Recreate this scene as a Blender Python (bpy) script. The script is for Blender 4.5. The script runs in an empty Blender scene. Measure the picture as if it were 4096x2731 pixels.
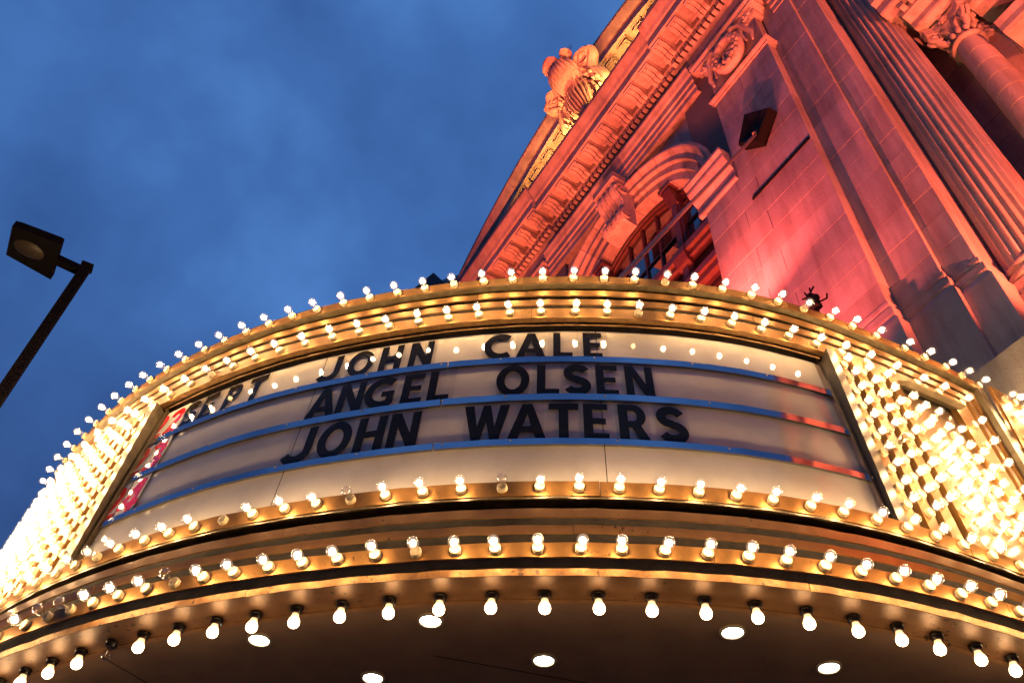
import bpy, bmesh, math, random
from math import sin, cos, pi, radians as RD, hypot, atan2, degrees
from mathutils import Vector, Matrix
from mathutils.geometry import tessellate_polygon
random.seed(7)
S = bpy.context.scene
COL = S.collection
ZE = 1.6                                   # eye height; heights below are given relative to the eye

# ------------------------------------------------------------------ camera
cd = bpy.data.cameras.new('camera'); cam = bpy.data.objects.new('camera', cd); COL.objects.link(cam)
PITCH, ROLL = 0.8512869, 0.0518283
f = Vector((0, cos(PITCH), sin(PITCH))); u = Vector((0, -sin(PITCH), cos(PITCH))); r = Vector((1, 0, 0))
r2 = cos(ROLL)*r + sin(ROLL)*u; u2 = -sin(ROLL)*r + cos(ROLL)*u
M = Matrix((r2, u2, -f)).transposed().to_4x4(); M.translation = (0, 0, ZE); cam.matrix_world = M
cd.sensor_width = 36; cd.lens = 3496.785/4096*36; cd.clip_start = .05; cd.clip_end = 3000
S.camera = cam

# ------------------------------------------------------------------ dusk sky
W = bpy.data.worlds.new('World'); S.world = W; W.use_nodes = True
wt = W.node_tree; wn = wt.nodes; wl = wt.links
bg = wn['Background']
tc = wn.new('ShaderNodeTexCoord')
mp = wn.new('ShaderNodeMapping'); mp.inputs['Scale'].default_value = (1.0, 1.0, 1.15); mp.inputs['Rotation'].default_value = (.3, .5, .9); mp.inputs['Location'].default_value = (2.3, .4, 1.1)
n1 = wn.new('ShaderNodeTexNoise'); n1.inputs['Scale'].default_value = 3.4; n1.inputs['Detail'].default_value = 5; n1.inputs['Roughness'].default_value = .5; n1.inputs['Distortion'].default_value = .0
cr = wn.new('ShaderNodeValToRGB')
cr.color_ramp.elements[0].position = .30; cr.color_ramp.elements[0].color = (.031, .090, .285, 1)
cr.color_ramp.elements[1].position = .72; cr.color_ramp.elements[1].color = (.092, .245, .63, 1)
e = cr.color_ramp.elements.new(.50); e.color = (.052, .150, .43, 1)
sp = wn.new('ShaderNodeSeparateXYZ')
gr = wn.new('ShaderNodeValToRGB')
gr.color_ramp.elements[0].position = .36; gr.color_ramp.elements[0].color = (.46, .31, .37, 1)
gr.color_ramp.elements[1].position = .74; gr.color_ramp.elements[1].color = (1, 1, 1, 1)
mx = wn.new('ShaderNodeMix'); mx.data_type = 'RGBA'; mx.blend_type = 'MULTIPLY'; mx.inputs[0].default_value = 1
wl.new(tc.outputs['Generated'], mp.inputs[0]); wl.new(mp.outputs[0], n1.inputs[0]); wl.new(n1.outputs[0], cr.inputs[0])
wl.new(tc.outputs['Generated'], sp.inputs[0]); wl.new(sp.outputs[2], gr.inputs[0])
wl.new(cr.outputs[0], mx.inputs[6]); wl.new(gr.outputs[0], mx.inputs[7]); wl.new(mx.outputs[2], bg.inputs[0])
bg.inputs[1].default_value = 1.0
S.view_settings.view_transform = 'Standard'; S.view_settings.look = 'None'; S.view_settings.exposure = 0; S.view_settings.gamma = 1
S.cycles.use_denoising = True
S.cycles.max_bounces = 8; S.cycles.transparent_max_bounces = 24; S.cycles.sample_clamp_indirect = 4.0
S.cycles.caustics_reflective = False; S.cycles.caustics_refractive = False

# ------------------------------------------------------------------ helpers
def pmat(name, col, rough=.6, metal=0., spec=.5, noise=None, bump=None, coat=0., nscale=6., ndetail=5.):
    m = bpy.data.materials.new(name); m.use_nodes = True; t = m.node_tree; n = t.nodes; b = n['Principled BSDF']
    b.inputs['Base Color'].default_value = (*col, 1); b.inputs['Roughness'].default_value = rough; b.inputs['Metallic'].default_value = metal
    b.inputs['Specular IOR Level'].default_value = spec; b.inputs['Coat Weight'].default_value = coat; b.inputs['Coat Roughness'].default_value = .06
    co = n.new('ShaderNodeTexCoord')
    if noise:
        col2, sc = noise
        q = n.new('ShaderNodeTexNoise'); q.inputs['Scale'].default_value = sc; q.inputs['Detail'].default_value = ndetail; q.inputs['Roughness'].default_value = .6
        rp = n.new('ShaderNodeValToRGB'); rp.color_ramp.elements[0].position = .36; rp.color_ramp.elements[1].position = .66
        rp.color_ramp.elements[0].color = (*col, 1); rp.color_ramp.elements[1].color = (*col2, 1)
        t.links.new(co.outputs['Object'], q.inputs[0]); t.links.new(q.outputs[0], rp.inputs[0]); t.links.new(rp.outputs[0], b.inputs['Base Color'])
    if bump:
        sc, st, ds = bump
        q = n.new('ShaderNodeTexNoise'); q.inputs['Scale'].default_value = sc; q.inputs['Detail'].default_value = 6; q.inputs['Roughness'].default_value = .62
        bp = n.new('ShaderNodeBump'); bp.inputs['Strength'].default_value = st; bp.inputs['Distance'].default_value = ds
        t.links.new(co.outputs['Object'], q.inputs[0]); t.links.new(q.outputs[0], bp.inputs['Height']); t.links.new(bp.outputs[0], b.inputs['Normal'])
    return m

def stone_mat(name, a, b2, sc=1.3):
    m = pmat(name, a, rough=.9, spec=.25, noise=(b2, sc), bump=(28, .42, .02))
    # rain streaks and soot
    t = m.node_tree; n = t.nodes; b = n['Principled BSDF']
    src = b.inputs['Base Color'].links[0].from_socket; co = [q for q in n if q.type == 'TEX_COORD'][0]
    mpn = n.new('ShaderNodeMapping'); mpn.inputs['Scale'].default_value = (5, 5, .55); q = n.new('ShaderNodeTexNoise'); q.inputs['Scale'].default_value = 1; q.inputs['Detail'].default_value = 6; q.inputs['Roughness'].default_value = .65
    rp = n.new('ShaderNodeValToRGB'); rp.color_ramp.elements[0].position = .34; rp.color_ramp.elements[0].color = (.62, .58, .55, 1); rp.color_ramp.elements[1].position = .56; rp.color_ramp.elements[1].color = (1, 1, 1, 1)
    mu = n.new('ShaderNodeMix'); mu.data_type = 'RGBA'; mu.blend_type = 'MULTIPLY'; mu.inputs[0].default_value = .75
    t.links.new(co.outputs['Object'], mpn.inputs[0]); t.links.new(mpn.outputs[0], q.inputs[0]); t.links.new(q.outputs[0], rp.inputs[0]); t.links.new(src, mu.inputs[6]); t.links.new(rp.outputs[0], mu.inputs[7]); t.links.new(mu.outputs[2], b.inputs['Base Color'])
    # fine grain and a tint that differs from block to block
    t = m.node_tree; n = t.nodes; b = n['Principled BSDF']
    src = b.inputs['Base Color'].links[0].from_socket
    oi = n.new('ShaderNodeObjectInfo'); mr = n.new('ShaderNodeMapRange'); mr.inputs[3].default_value = .86; mr.inputs[4].default_value = 1.08
    mu = n.new('ShaderNodeMix'); mu.data_type = 'RGBA'; mu.blend_type = 'MULTIPLY'; mu.inputs[0].default_value = 1
    t.links.new(oi.outputs['Random'], mr.inputs[0]); t.links.new(src, mu.inputs[6])
    t.links.new(mr.outputs[0], mu.inputs[7]); t.links.new(mu.outputs[2], b.inputs['Base Color'])
    return m

def spotted(m, col, sc=55., lo=.72, hi=.76):
    # small chips and rust marks in a painted surface
    t = m.node_tree; n = t.nodes; b = n['Principled BSDF']; co = [q for q in n if q.type == 'TEX_COORD'][0]
    src = b.inputs['Base Color'].links[0].from_socket
    q = n.new('ShaderNodeTexNoise'); q.inputs['Scale'].default_value = sc; q.inputs['Detail'].default_value = 3
    q2 = n.new('ShaderNodeTexNoise'); q2.inputs['Scale'].default_value = sc*.07; q2.inputs['Detail'].default_value = 2
    ad = n.new('ShaderNodeMath'); ad.operation = 'MULTIPLY_ADD'; ad.inputs[1].default_value = .45; ad.inputs[2].default_value = -.20
    sm = n.new('ShaderNodeMath'); sm.operation = 'ADD'
    mr = n.new('ShaderNodeMapRange'); mr.inputs[1].default_value = lo; mr.inputs[2].default_value = hi
    mu = n.new('ShaderNodeMix'); mu.data_type = 'RGBA'; mu.inputs[7].default_value = (*col, 1)
    t.links.new(co.outputs['Object'], q.inputs[0]); t.links.new(co.outputs['Object'], q2.inputs[0]); t.links.new(q2.outputs[0], ad.inputs[0]); t.links.new(q.outputs[0], sm.inputs[0]); t.links.new(ad.outputs[0], sm.inputs[1])
    t.links.new(sm.outputs[0], mr.inputs[0]); t.links.new(mr.outputs[0], mu.inputs[0]); t.links.new(src, mu.inputs[6]); t.links.new(mu.outputs[2], b.inputs['Base Color']); return m

def emat(name, col, st, sampling='AUTO'):
    m = bpy.data.materials.new(name); m.use_nodes = True; t = m.node_tree; n = t.nodes; n.remove(n['Principled BSDF'])
    e = n.new('ShaderNodeEmission'); e.inputs[0].default_value = (*col, 1); e.inputs[1].default_value = st
    t.links.new(e.outputs[0], n['Material Output'].inputs[0]); m.cycles.emission_sampling = sampling
    return m

def glassmat(name, glow=0., glowcol=(1, .8, .5), rim=.55):
    m = bpy.data.materials.new(name); m.use_nodes = True; t = m.node_tree; n = t.nodes; n.remove(n['Principled BSDF'])
    tr = n.new('ShaderNodeBsdfTransparent'); tr.inputs[0].default_value = (.97, .96, .95, 1)
    gl = n.new('ShaderNodeBsdfGlossy'); gl.inputs['Roughness'].default_value = .03; gl.inputs[0].default_value = (.9, .9, .9, 1)
    lw = n.new('ShaderNodeLayerWeight'); lw.inputs[0].default_value = .35
    mm = n.new('ShaderNodeMath'); mm.operation = 'MULTIPLY'; mm.inputs[1].default_value = rim
    mi = n.new('ShaderNodeMixShader'); t.links.new(lw.outputs['Facing'], mm.inputs[0]); t.links.new(mm.outputs[0], mi.inputs[0])
    t.links.new(tr.outputs[0], mi.inputs[1]); t.links.new(gl.outputs[0], mi.inputs[2]); out = mi.outputs[0]
    if glow:
        em = n.new('ShaderNodeEmission'); em.inputs[0].default_value = (*glowcol, 1); em.inputs[1].default_value = glow
        ad = n.new('ShaderNodeAddShader'); t.links.new(out, ad.inputs[0]); t.links.new(em.outputs[0], ad.inputs[1]); out = ad.outputs[0]
    t.links.new(out, n['Material Output'].inputs[0]); m.cycles.emission_sampling = 'NONE'
    return m

class MB:
    def __init__(s, off=(0, 0, 0)): s.v = []; s.f = []; s.off = off
    def add(s, vs, fs):
        k = len(s.v); s.v += [tuple(v) for v in vs]; s.f += [tuple(i+k for i in q) for q in fs]; return s
    def box(s, x0, x1, y0, y1, z0, z1):
        return s.add([(x0,y0,z0),(x1,y0,z0),(x1,y1,z0),(x0,y1,z0),(x0,y0,z1),(x1,y0,z1),(x1,y1,z1),(x0,y1,z1)],
                     [(0,3,2,1),(4,5,6,7),(0,1,5,4),(1,2,6,5),(2,3,7,6),(3,0,4,7)])
    def block(s, x0, x1, y0, y1, z0, z1, c=.012):      # a stone with chamfered front edges (front is y0)
        return s.add([(x0,y0+c,z0),(x1,y0+c,z0),(x1,y0+c,z1),(x0,y0+c,z1),(x0+c,y0,z0+c),(x1-c,y0,z0+c),(x1-c,y0,z1-c),(x0+c,y0,z1-c),(x0,y1,z0),(x1,y1,z0),(x1,y1,z1),(x0,y1,z1)],
                     [(4,5,6,7),(0,1,5,4),(1,2,6,5),(2,3,7,6),(3,0,4,7),(0,8,9,1),(1,9,10,2),(2,10,11,3),(3,11,8,0),(8,11,10,9)])
    def prism(s, poly, a, b, axis='x'):                # closed polygon swept along an axis; poly in the other two coordinates
        n = len(poly)
        def P(p, t): return (t, p[0], p[1]) if axis == 'x' else ((p[0], t, p[1]) if axis == 'y' else (p[0], p[1], t))
        return s.add([P(p, a) for p in poly]+[P(p, b) for p in poly],
                     [tuple(range(n))[::-1], tuple(range(n, 2*n))]+[(i, (i+1) % n, n+(i+1) % n, n+i) for i in range(n)])
    def lathe(s, prof, seg=16, mat=None, a0=0., a1=2*pi):  # profile (r, z) round z; mat places it
        mat = mat or Matrix(); full = abs(a1-a0-2*pi) < 1e-6; ns = seg if full else seg+1
        vs = [mat @ Vector((rr*cos(a0+(a1-a0)*j/seg), rr*sin(a0+(a1-a0)*j/seg), z)) for rr, z in prof for j in range(ns)]
        fs = []
        for i in range(len(prof)-1):
            for j in range(seg):
                k = (j+1) % ns
                fs.append((i*ns+j, i*ns+k, (i+1)*ns+k, (i+1)*ns+j))
        return s.add(vs, fs)
    def tube(s, pts, rad, seg=8, cap=True):
        pts = [Vector(p) for p in pts]; n = len(pts); vs = []
        rads = rad if isinstance(rad, (list, tuple)) else [rad]*n
        prev = None
        for i, p in enumerate(pts):
            t = (pts[min(i+1, n-1)]-pts[max(i-1, 0)]).normalized()
            a = prev if prev is not None else Vector((0, 0, 1)) if abs(t.z) < .9 else Vector((1, 0, 0))
            x = (a - t*a.dot(t)).normalized(); y = t.cross(x); prev = x
            vs += [p + rads[i]*(x*cos(2*pi*j/seg)+y*sin(2*pi*j/seg)) for j in range(seg)]
        fs = [(i*seg+j, i*seg+(j+1) % seg, (i+1)*seg+(j+1) % seg, (i+1)*seg+j) for i in range(n-1) for j in range(seg)]
        if cap: fs += [tuple(range(seg))[::-1], tuple(range((n-1)*seg, n*seg))]
        return s.add(vs, fs)
    def ball(s, c, rx, ry, rz, seg=12, rings=8):
        return s.lathe([(max(1e-4, sin(pi*i/rings)), -cos(pi*i/rings)) for i in range(rings+1)], seg, Matrix.Translation(c) @ Matrix.Diagonal((rx, ry, rz, 1)))
    def mesh(s, name, mat, smooth=None):
        me = bpy.data.meshes.new(name); o = Vector(s.off)
        me.from_pydata([Vector(v)+o for v in s.v], [], s.f); me.materials.append(mat); me.validate()
        bm = bmesh.new(); bm.from_mesh(me); bmesh.ops.recalc_face_normals(bm, faces=bm.faces); bm.to_mesh(me); bm.free()
        if smooth is not None:
            me.polygons.foreach_set('use_smooth', [True]*len(me.polygons)); me.set_sharp_from_angle(angle=RD(smooth))
        return me
    def build(s, name, mat, parent=None, smooth=None, **kw):
        return link(name, s.mesh(name, mat, smooth), parent, **kw)
def link(name, me, parent=None, mw=None, label=None, cat=None, group=None, kind=None):
    o = bpy.data.objects.new(name, me); COL.objects.link(o)
    if parent: o.parent = parent
    if mw is not None: o.matrix_local = mw
    return tag(o, label, cat, group, kind)
def tag(o, label=None, cat=None, group=None, kind=None):
    for k, v in (('label', label), ('category', cat), ('group', group), ('kind', kind)):
        if v: o[k] = v
    return o
def thing(name, label, cat, loc=(0, 0, 0), rz=0., group=None):
    o = bpy.data.objects.new(name, None); COL.objects.link(o); o.location = loc; o.rotation_euler = (0, 0, rz)
    o.empty_display_size = .2
    return tag(o, label, cat, group)

# ------------------------------------------------------------------ materials
GOLD = pmat('gold_paint', (.205, .102, .030), rough=.45, metal=.70, spec=.25, noise=((.15, .074, .021), 9), bump=(5, .25, .02))
GOLD2 = pmat('bronze_paint', (.22, .112, .037), rough=.30, metal=.62, spec=.3, noise=((.16, .075, .026), 7), bump=(7, .2, .02))
spotted(GOLD, (.07, .035, .015)); spotted(GOLD2, (.05, .025, .012), 40)
RUSTY = pmat('worn_gold_edge', (.25, .125, .034), rough=.55, metal=.45, noise=((.15, .066, .02), 22), bump=(20, .4, .01))
spotted(RUSTY, (.06, .03, .012), 30, .66, .72)
LIPM = spotted(pmat('ochre_lip', (.34, .185, .055), rough=.5, metal=.15, noise=((.20, .095, .03), 18)), (.08, .04, .015), 30)
COVE = spotted(pmat('bronze_cove', (.27, .138, .062), rough=.42, metal=.3, noise=((.195, .093, .04), 6), bump=(7, .2, .02)), (.06, .03, .015), 34)
BLACK = pmat('black_channel', (.010, .008, .007), rough=.85, spec=.08, noise=((.022, .016, .012), 12))
DARKEDGE = pmat('dark_bronze_edge', (.05, .033, .016), rough=.42, metal=.35, noise=((.10, .075, .04), 14), bump=(16, .3, .01))
BRIGHT = pmat('dulled_chrome', (.60, .48, .40), rough=.16, metal=1., bump=(9, .35, .02))
BLACKEDGE = pmat('black_ridge', (.020, .015, .011), rough=.4)
BOARD = pmat('white_acrylic', (.44, .405, .365), rough=.05, spec=.36, noise=((.36, .328, .29), 2.2), bump=(1.2, .06, .02))
CHROME = pmat('mirror_rail', (.42, .43, .47), rough=.09, metal=1., bump=(3, .05, .01))
SOFFIT = pmat('brown_soffit', (.22, .135, .088), rough=.75, noise=((.17, .10, .066), 3), bump=(60, .2, .005))
PORC = pmat('cream_porcelain', (.30, .235, .145), rough=.35, spec=.5)
BAKE = pmat('black_bakelite', (.018, .014, .012), rough=.35)
INK = pmat('black_letter_print', (.008, .008, .010), rough=.04, spec=.09)
REDINK = pmat('red_letter_print', (.62, .010, .022), rough=.05, spec=.5)
PLATE = pmat('milky_tile_plastic', (.62, .57, .52), rough=.05, spec=.3)
TILE = glassmat('clear_tile', rim=.06)
GLASS = glassmat('clear_bulb_glass', rim=.6)
GLOWGLASS = glassmat('lit_bulb_glass', glow=.14, glowcol=(1, .74, .50), rim=.5)
CORE = emat('hot_filament', (1, .63, .29), 390)
GRIDFIL = emat('grid_filament', (1, .63, .29), 210)
DIM = emat('dim_filament', (1, .55, .2), 40)
DEADFIL = pmat('dead_filament', (.25, .2, .15), rough=.4, metal=.6)
DOWN = emat('downlight_lamp', (1, .93, .84), 45)
STONE = stone_mat('pale_granite', (.50, .44, .405), (.40, .35, .32))
BASE = stone_mat('sandy_base_stone', (.56, .47, .36), (.46, .38, .28), 1.8)
TRIM = stone_mat('carved_terracotta', (.50, .44, .41), (.39, .34, .315), 2.2)
CORE_WALL = pmat('joint_mortar', (.16, .14, .135), rough=.95)
FLASH = pmat('lead_flashing', (.05, .05, .06), rough=.5, metal=.4)
STEEL = pmat('black_steel', (.005, .0045, .0045), rough=.8, metal=.0, spec=.2, bump=(30, .3, .01))
ROD = pmat('grey_rod', (.20, .17, .16), rough=.5, metal=.3)
FRAME = pmat('maroon_window_paint', (.11, .035, .032), rough=.55, noise=((.07, .025, .022), 8))
PANE = pmat('window_pane', (.02, .025, .03), rough=.03, spec=.9, bump=(.9, .05, .03)); PANE.node_tree.nodes['Principled BSDF'].inputs['Coat Weight'].default_value = 1
LAMPM = pmat('dark_lamp_paint', (.007, .0055, .006), rough=.9, spec=.08)
LENS = pmat('dull_lamp_lens', (.045, .034, .027), rough=.4, spec=.25)
ASPH = pmat('asphalt', (.05, .05, .052), rough=.9, noise=((.035, .035, .037), 20), bump=(80, .4, .01))
PAVE = pmat('pavement_concrete', (.26, .25, .24), rough=.85, noise=((.20, .19, .18), 3), bump=(40, .3, .01))
ROOFM = pmat('roof_membrane', (.05, .045, .045), rough=.8)
SLATE = pmat('dark_slate_roof', (.045, .042, .05), rough=.6, noise=((.03, .028, .033), 8))
BROWN_PANEL = pmat('smoked_mirror_panel', (.21, .135, .08), rough=.22, metal=.25, noise=((.135, .083, .05), 5))

# ------------------------------------------------------------------ ground
TH = 0.4975183666; DW = 6.86
ax = Vector((sin(TH), -cos(TH), 0)); ay = Vector((cos(TH), sin(TH), 0)); RZ = TH-pi/2
def WL(x, y, z=0.): return ax*x + ay*(DW+y) + Vector((0, 0, z+ZE))          # facade coordinates (heights from the eye) to world
def placed(mb, name, mat, **kw): o = mb.build(name, mat, **kw); o.location = ay*DW; o.rotation_euler = (0, 0, RZ); return o
g = MB().add([(-600,-600,-.15),(600,-600,-.15),(600,600,-.15),(-600,600,-.15)], [(0,1,2,3)]); placed(g, 'road', ASPH, kind='structure')
g = MB().box(-60, 60, -8.6, 20, -.3, 0); placed(g, 'pavement', PAVE, kind='structure')

# ------------------------------------------------------------------ the marquee
CX, CY = 0.6624857, 9.4371127
GT = [(-200,0),(-60,0),(-45,0),(-40,.012),(-33,0),(-25,0),(-18,-.017),(-10,-.012),(-3,-.003),(2,.008),(7,.024),(12,.020),(17,.003),(22,-.025),(26,-.020),(31,.008),(60,0)]
def g_raw(t):
    for (a, va), (b, vb) in zip(GT, GT[1:]):
        if a <= t <= b: return va+(vb-va)*(t-a)/(b-a)
    return 0.
def gofs(t): return sum(g_raw(t+d) for d in (-3, -1.5, 0, 1.5, 3))/5
def PT(t, R, z): a = RD(t); q = R+gofs(t); return (q*sin(a), -q*cos(a), z+ZE)
def sweep(prof, t0, t1, step=1., closed=False, wob=0., seed=0, caps=False):
    n = max(1, int(math.ceil((t1-t0)/step))); m = MB(); k = len(prof); rn = random.Random(seed)
    for i in range(n+1):
        t = t0+(t1-t0)*i/n; w = wob*(sin(t*1.7+seed)+.6*sin(t*4.1+2*seed)+rn.uniform(-.5, .5)); w2 = wob*.7*sin(t*2.9+seed*3)+rn.uniform(-.25, .25)*wob
        for R, z in prof: m.v.append(PT(t, R+w, z+w2))
    kk = k if closed else k-1
    for i in range(n):
        for j in range(kk): m.f.append((i*k+j, (i+1)*k+j, (i+1)*k+(j+1) % k, i*k+(j+1) % k))
    if caps: m.f += [tuple(range(k)), tuple(range(n*k, n*k+k))[::-1]]
    return m
A0, A1, AE = -155.3, 32.3, 32.3
MQ = thing('theatre_marquee', 'curved theatre marquee ringed with rows of glowing bulbs around a white letter board', 'marquee', (CX, CY, 0))
def band(name, R, z0, z1, mat, t0=A0, t1=A1, d=.05, wob=0., seed=0, **kw):
    return sweep([(R-d, z1), (R, z1), (R, z0), (R-d, z0)], t0, t1, 1., True, wob, seed, True).build(name, mat, MQ, smooth=30, **kw)
# backing and roof
sweep([(5.46, 5.03), (5.59, 5.03), (5.59, 4.62), (5.53, 4.58), (5.53, 4.62)], A0, A1).build('upper_channel', BLACK, MQ, smooth=30)
sweep([(5.66, 3.10), (5.70, 3.02), (5.80, 2.47), (5.78, 2.43)], A0, A1).build('lower_channel', BLACK, MQ, smooth=30)
rf = MB(); N = 94; ring = [PT(A0+(A1-A0)*i/N, 5.60, 5.02) for i in range(N+1)]
rf.add(ring, [tuple(range(N+1))]); rf.build('roof_deck', ROOFM, MQ)
sf = MB(); ring = [PT(A0+(A1-A0)*i/N, 5.615, 2.445) for i in range(N+1)]
sf.add(ring, [tuple(range(N+1))]); sf.build('soffit', SOFFIT, MQ)
# joints between soffit sheets
for (xa, ya, xb, yb) in ((-2.9, -4.85, -1.9, -3.4), (-1.0, -5.0, 2.2, -4.2), (-4.4, -3.4, 3.0, -2.2)):
    d = Vector((xb-xa, yb-ya, 0)).normalized(); nn = Vector((-d.y, d.x, 0))*.004; z = 2.441+ZE
    MB().add([Vector((xa, ya, z))+nn, Vector((xb, yb, z))+nn, Vector((xb, yb, z))-nn, Vector((xa, ya, z))-nn], [(0,1,2,3)]).build('soffit_joint', BLACK, MQ)
# gold bands and strips; each in sheet lengths as the metal is made
def lengths(name, R, z0, z1, mat, cuts, wob=.0013, d=.010):
    for i, (a, b) in enumerate(zip(cuts, cuts[1:])):
        band(name, R+(.0015 if i % 2 else 0), z0, z1, mat, a+.02, b-.02, d, wob, seed=R*10+i)
lengths('bulb_band', 5.67, 4.976, 5.051, GOLD, [A0, -110, -61, -36.5, -8.5, 13.5, A1])
lengths('trim_strip', 5.63, 4.879, 4.935, GOLD, [A0, -90, -50, -9.5, 16, 31.2])
lengths('trim_strip', 5.63, 4.777, 4.835, GOLD, [A0, -85, -44, -16, 10.5, 30.2])
lengths('bulb_band', 5.63, 4.637, 4.736, GOLD, [A0, -100, -55, -31, -5.5, 14.5, 29.3])
band('band_edge', 5.665, 4.968, 4.976, DARKEDGE, d=.07, wob=.002, seed=3)
sweep([(5.628, 4.6365), (5.606, 4.631), (5.588, 4.634)], -37.6, 28.8, 1., True, .002, 5, True).build('rusted_lip', LIPM, MQ, smooth=30)
lengths('trim_strip', 5.585, 4.606, 4.634, LIPM, [-36.2, -12, 15.6], .001, .006)
lengths('bulb_band', 5.78, 2.970, 3.068, GOLD, [A0, -95, -52, -24.3, -1.5, 20, AE])
band('band_edge', 5.775, 2.955, 2.970, DARKEDGE, d=.10, wob=.002, seed=8)
lengths('trim_strip', 5.82, 2.798, 2.853, GOLD2, [A0, -80, -41, -18.5, 6, AE], .0015)
lengths('trim_strip', 5.865, 2.665, 2.714, GOLD2, [A0, -70, -30, -3, 22, AE], .0015)
lengths('bulb_band', 5.92, 2.485, 2.568, GOLD, [A0, -88, -47, -21, 3.5, 19, AE])
lengths('worn_lip', 5.885, 2.404, 2.443, RUSTY, [A0, -75, -37, -19.2, 8, AE], .0022, .006)
sweep([(5.882, 2.406), (5.84, 2.411), (5.754, 2.413), (5.752, 2.418), (5.672, 2.418), (5.670, 2.408), (5.655, 2.407), (5.652, 2.411), (5.636, 2.411), (5.634, 2.445)], A0, AE, 1., False, .0018, 11).build('bulb_soffit', COVE, MQ, smooth=30)
# end wall that runs back to the facade
e0 = Vector(PT(AE, 5.70, 0)); bx_ = ay
def endpt(s, z, o=0.): v = e0 + bx_*s + ax*o; return (v.x, v.y, z+ZE)
zs = [2.43, 2.6, 2.96, 3.07, 4.64, 4.97, 5.05]
MB().add([endpt(0, z, .0) for z in zs]+[endpt(1.38, z, 0) for z in zs], [(i, i+1, 8+i, 7+i) for i in range(6)]).build('end_wall', GOLD2, MQ)
for z0, z1 in ((2.43, 5.051),):
    MB().add([endpt(s, z, o) for z in (z0, z1) for s, o in ((.05, .012), (.24, .012), (.24, 0), (.05, 0))], [(0,1,5,4),(1,2,6,5),(3,0,4,7),(4,5,6,7),(0,3,2,1)]).build('end_strip', GOLD, MQ)

# letter board: three acrylic sheets
def Rb(z): return 5.69+(3.05-z)/(3.05-4.6)*(5.545-5.69)
for a, b in ((-36.2, -20.9), (-20.85, -.98), (-.93, 15.5)):
    sweep([(Rb(4.63), 4.63), (Rb(3.06), 3.06)], a, b, .5).build('board_panel', BOARD, MQ, smooth=30)
sweep([(5.50, 4.63), (5.63, 3.0)], A0, AE).build('board_back', BLACK, MQ)
rails = [(4.222, 4.277, 5.598), (3.834, 3.890, 5.636), (3.4300, 3.4800, 5.676)]
scr = MB().lathe([(.0001, .004), (.006, .003), (.007, 0)], 8).mesh('rail_screw', DEADFIL, 40)
def radial(t, R, z): # local +Z of a part points out of the drum
    a = RD(t); o = Vector((sin(a), -cos(a), 0)); x = Vector((cos(a), sin(a), 0)); y = o.cross(x)
    m = Matrix((x, y, o)).transposed().to_4x4(); m.translation = PT(t, R, z); return m
for ri, (z0, z1, R) in enumerate(rails):
    for a, b in ((-36.3, -11.2), (-11.1, 15.55)):
        sweep([(R-.018, z1), (R, z1-.001), (R+.001, z0+.001), (R-.018, z0+.002)], a, b, .5, True, .0007, ri, True).build('letter_rail', CHROME, MQ, smooth=30)
    for t in (-33.5, -28.5, -22.4, -17, -11.6, -7.5, -1.2, 5.4, 10.6, 14.6):
        link('rail_screw', scr, MQ, radial(t+.5*ri, R+.0005, (z0+z1)/2+.012))
# upright frames at the ends of the board
def upright(name, t0, t1, R, mat, z0=3.05, z1=4.645, d=.05, top=None):
    tp = R if top is None else top
    return sweep([(tp-d, z1), (tp, z1), (R, z0), (R-d, z0)], t0, t1, .4, True, 0, 0, True).build(name, mat, MQ, smooth=30)
PIV = -10.3
def mir(a, b): return (2*PIV-b, 2*PIV-a)
for side in (0, 1):
    q = (lambda a, b: (a, b)) if side == 0 else mir
    ta, tb = (15.22, 15.74) if side == 0 else (2*PIV-15.22, 2*PIV-15.74)
    m = MB()
    for i in range(9):
        z = 3.06+(4.64-3.06)*i/8; m.v += [PT(ta, Rb(z)+.004, z), PT(ta, Rb(z)+.040, z), PT(tb, Rb(z)+.022, z)]
    m.f = [q_ for i in range(8) for q_ in ((3*i, 3*i+1, 3*i+4, 3*i+3), (3*i+1, 3*i+2, 3*i+5, 3*i+4))]
    m.build('inner_frame', BRIGHT if side == 0 else DARKEDGE, MQ)
    upright('frame_ridge', *q(15.74, 16.42), 5.745, BLACKEDGE if side == 0 else DARKEDGE, top=5.66, d=.12)
    for k in range(4 if side == 0 else 26):
        c = 16.88+1.6*k
        upright('bulb_strip', *q(c-.44, c+.44), 5.735, GOLD, top=5.632)
    upright('grid_back', *q(16.4, 30 if side == 0 else 60), 5.69, BLACK, top=5.59)
upright('mirror_panel', 22.15, 27.5, 5.70, BROWN_PANEL, z1=4.56, top=5.60)
upright('panel_ledge', 22.15, 27.5, 5.72, DARKEDGE, z0=4.545, top=5.625, z1=4.64)
upright('bulb_strip', 27.55, 29.25, 5.735, GOLD, top=5.632, z1=4.70)
upright('upright_trim', 29.75, 30.20, 5.735, GOLD, top=5.632, z1=4.83)
upright('upright_trim', 30.70, 31.15, 5.735, GOLD, top=5.635, z1=4.93)
upright('frame_ridge', 31.35, 32.30, 5.765, DARKEDGE, top=5.675, z1=5.02, d=.10)
upright('grid_back', 29.2, 31.4, 5.69, BLACK, top=5.60, z1=4.96)

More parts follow.
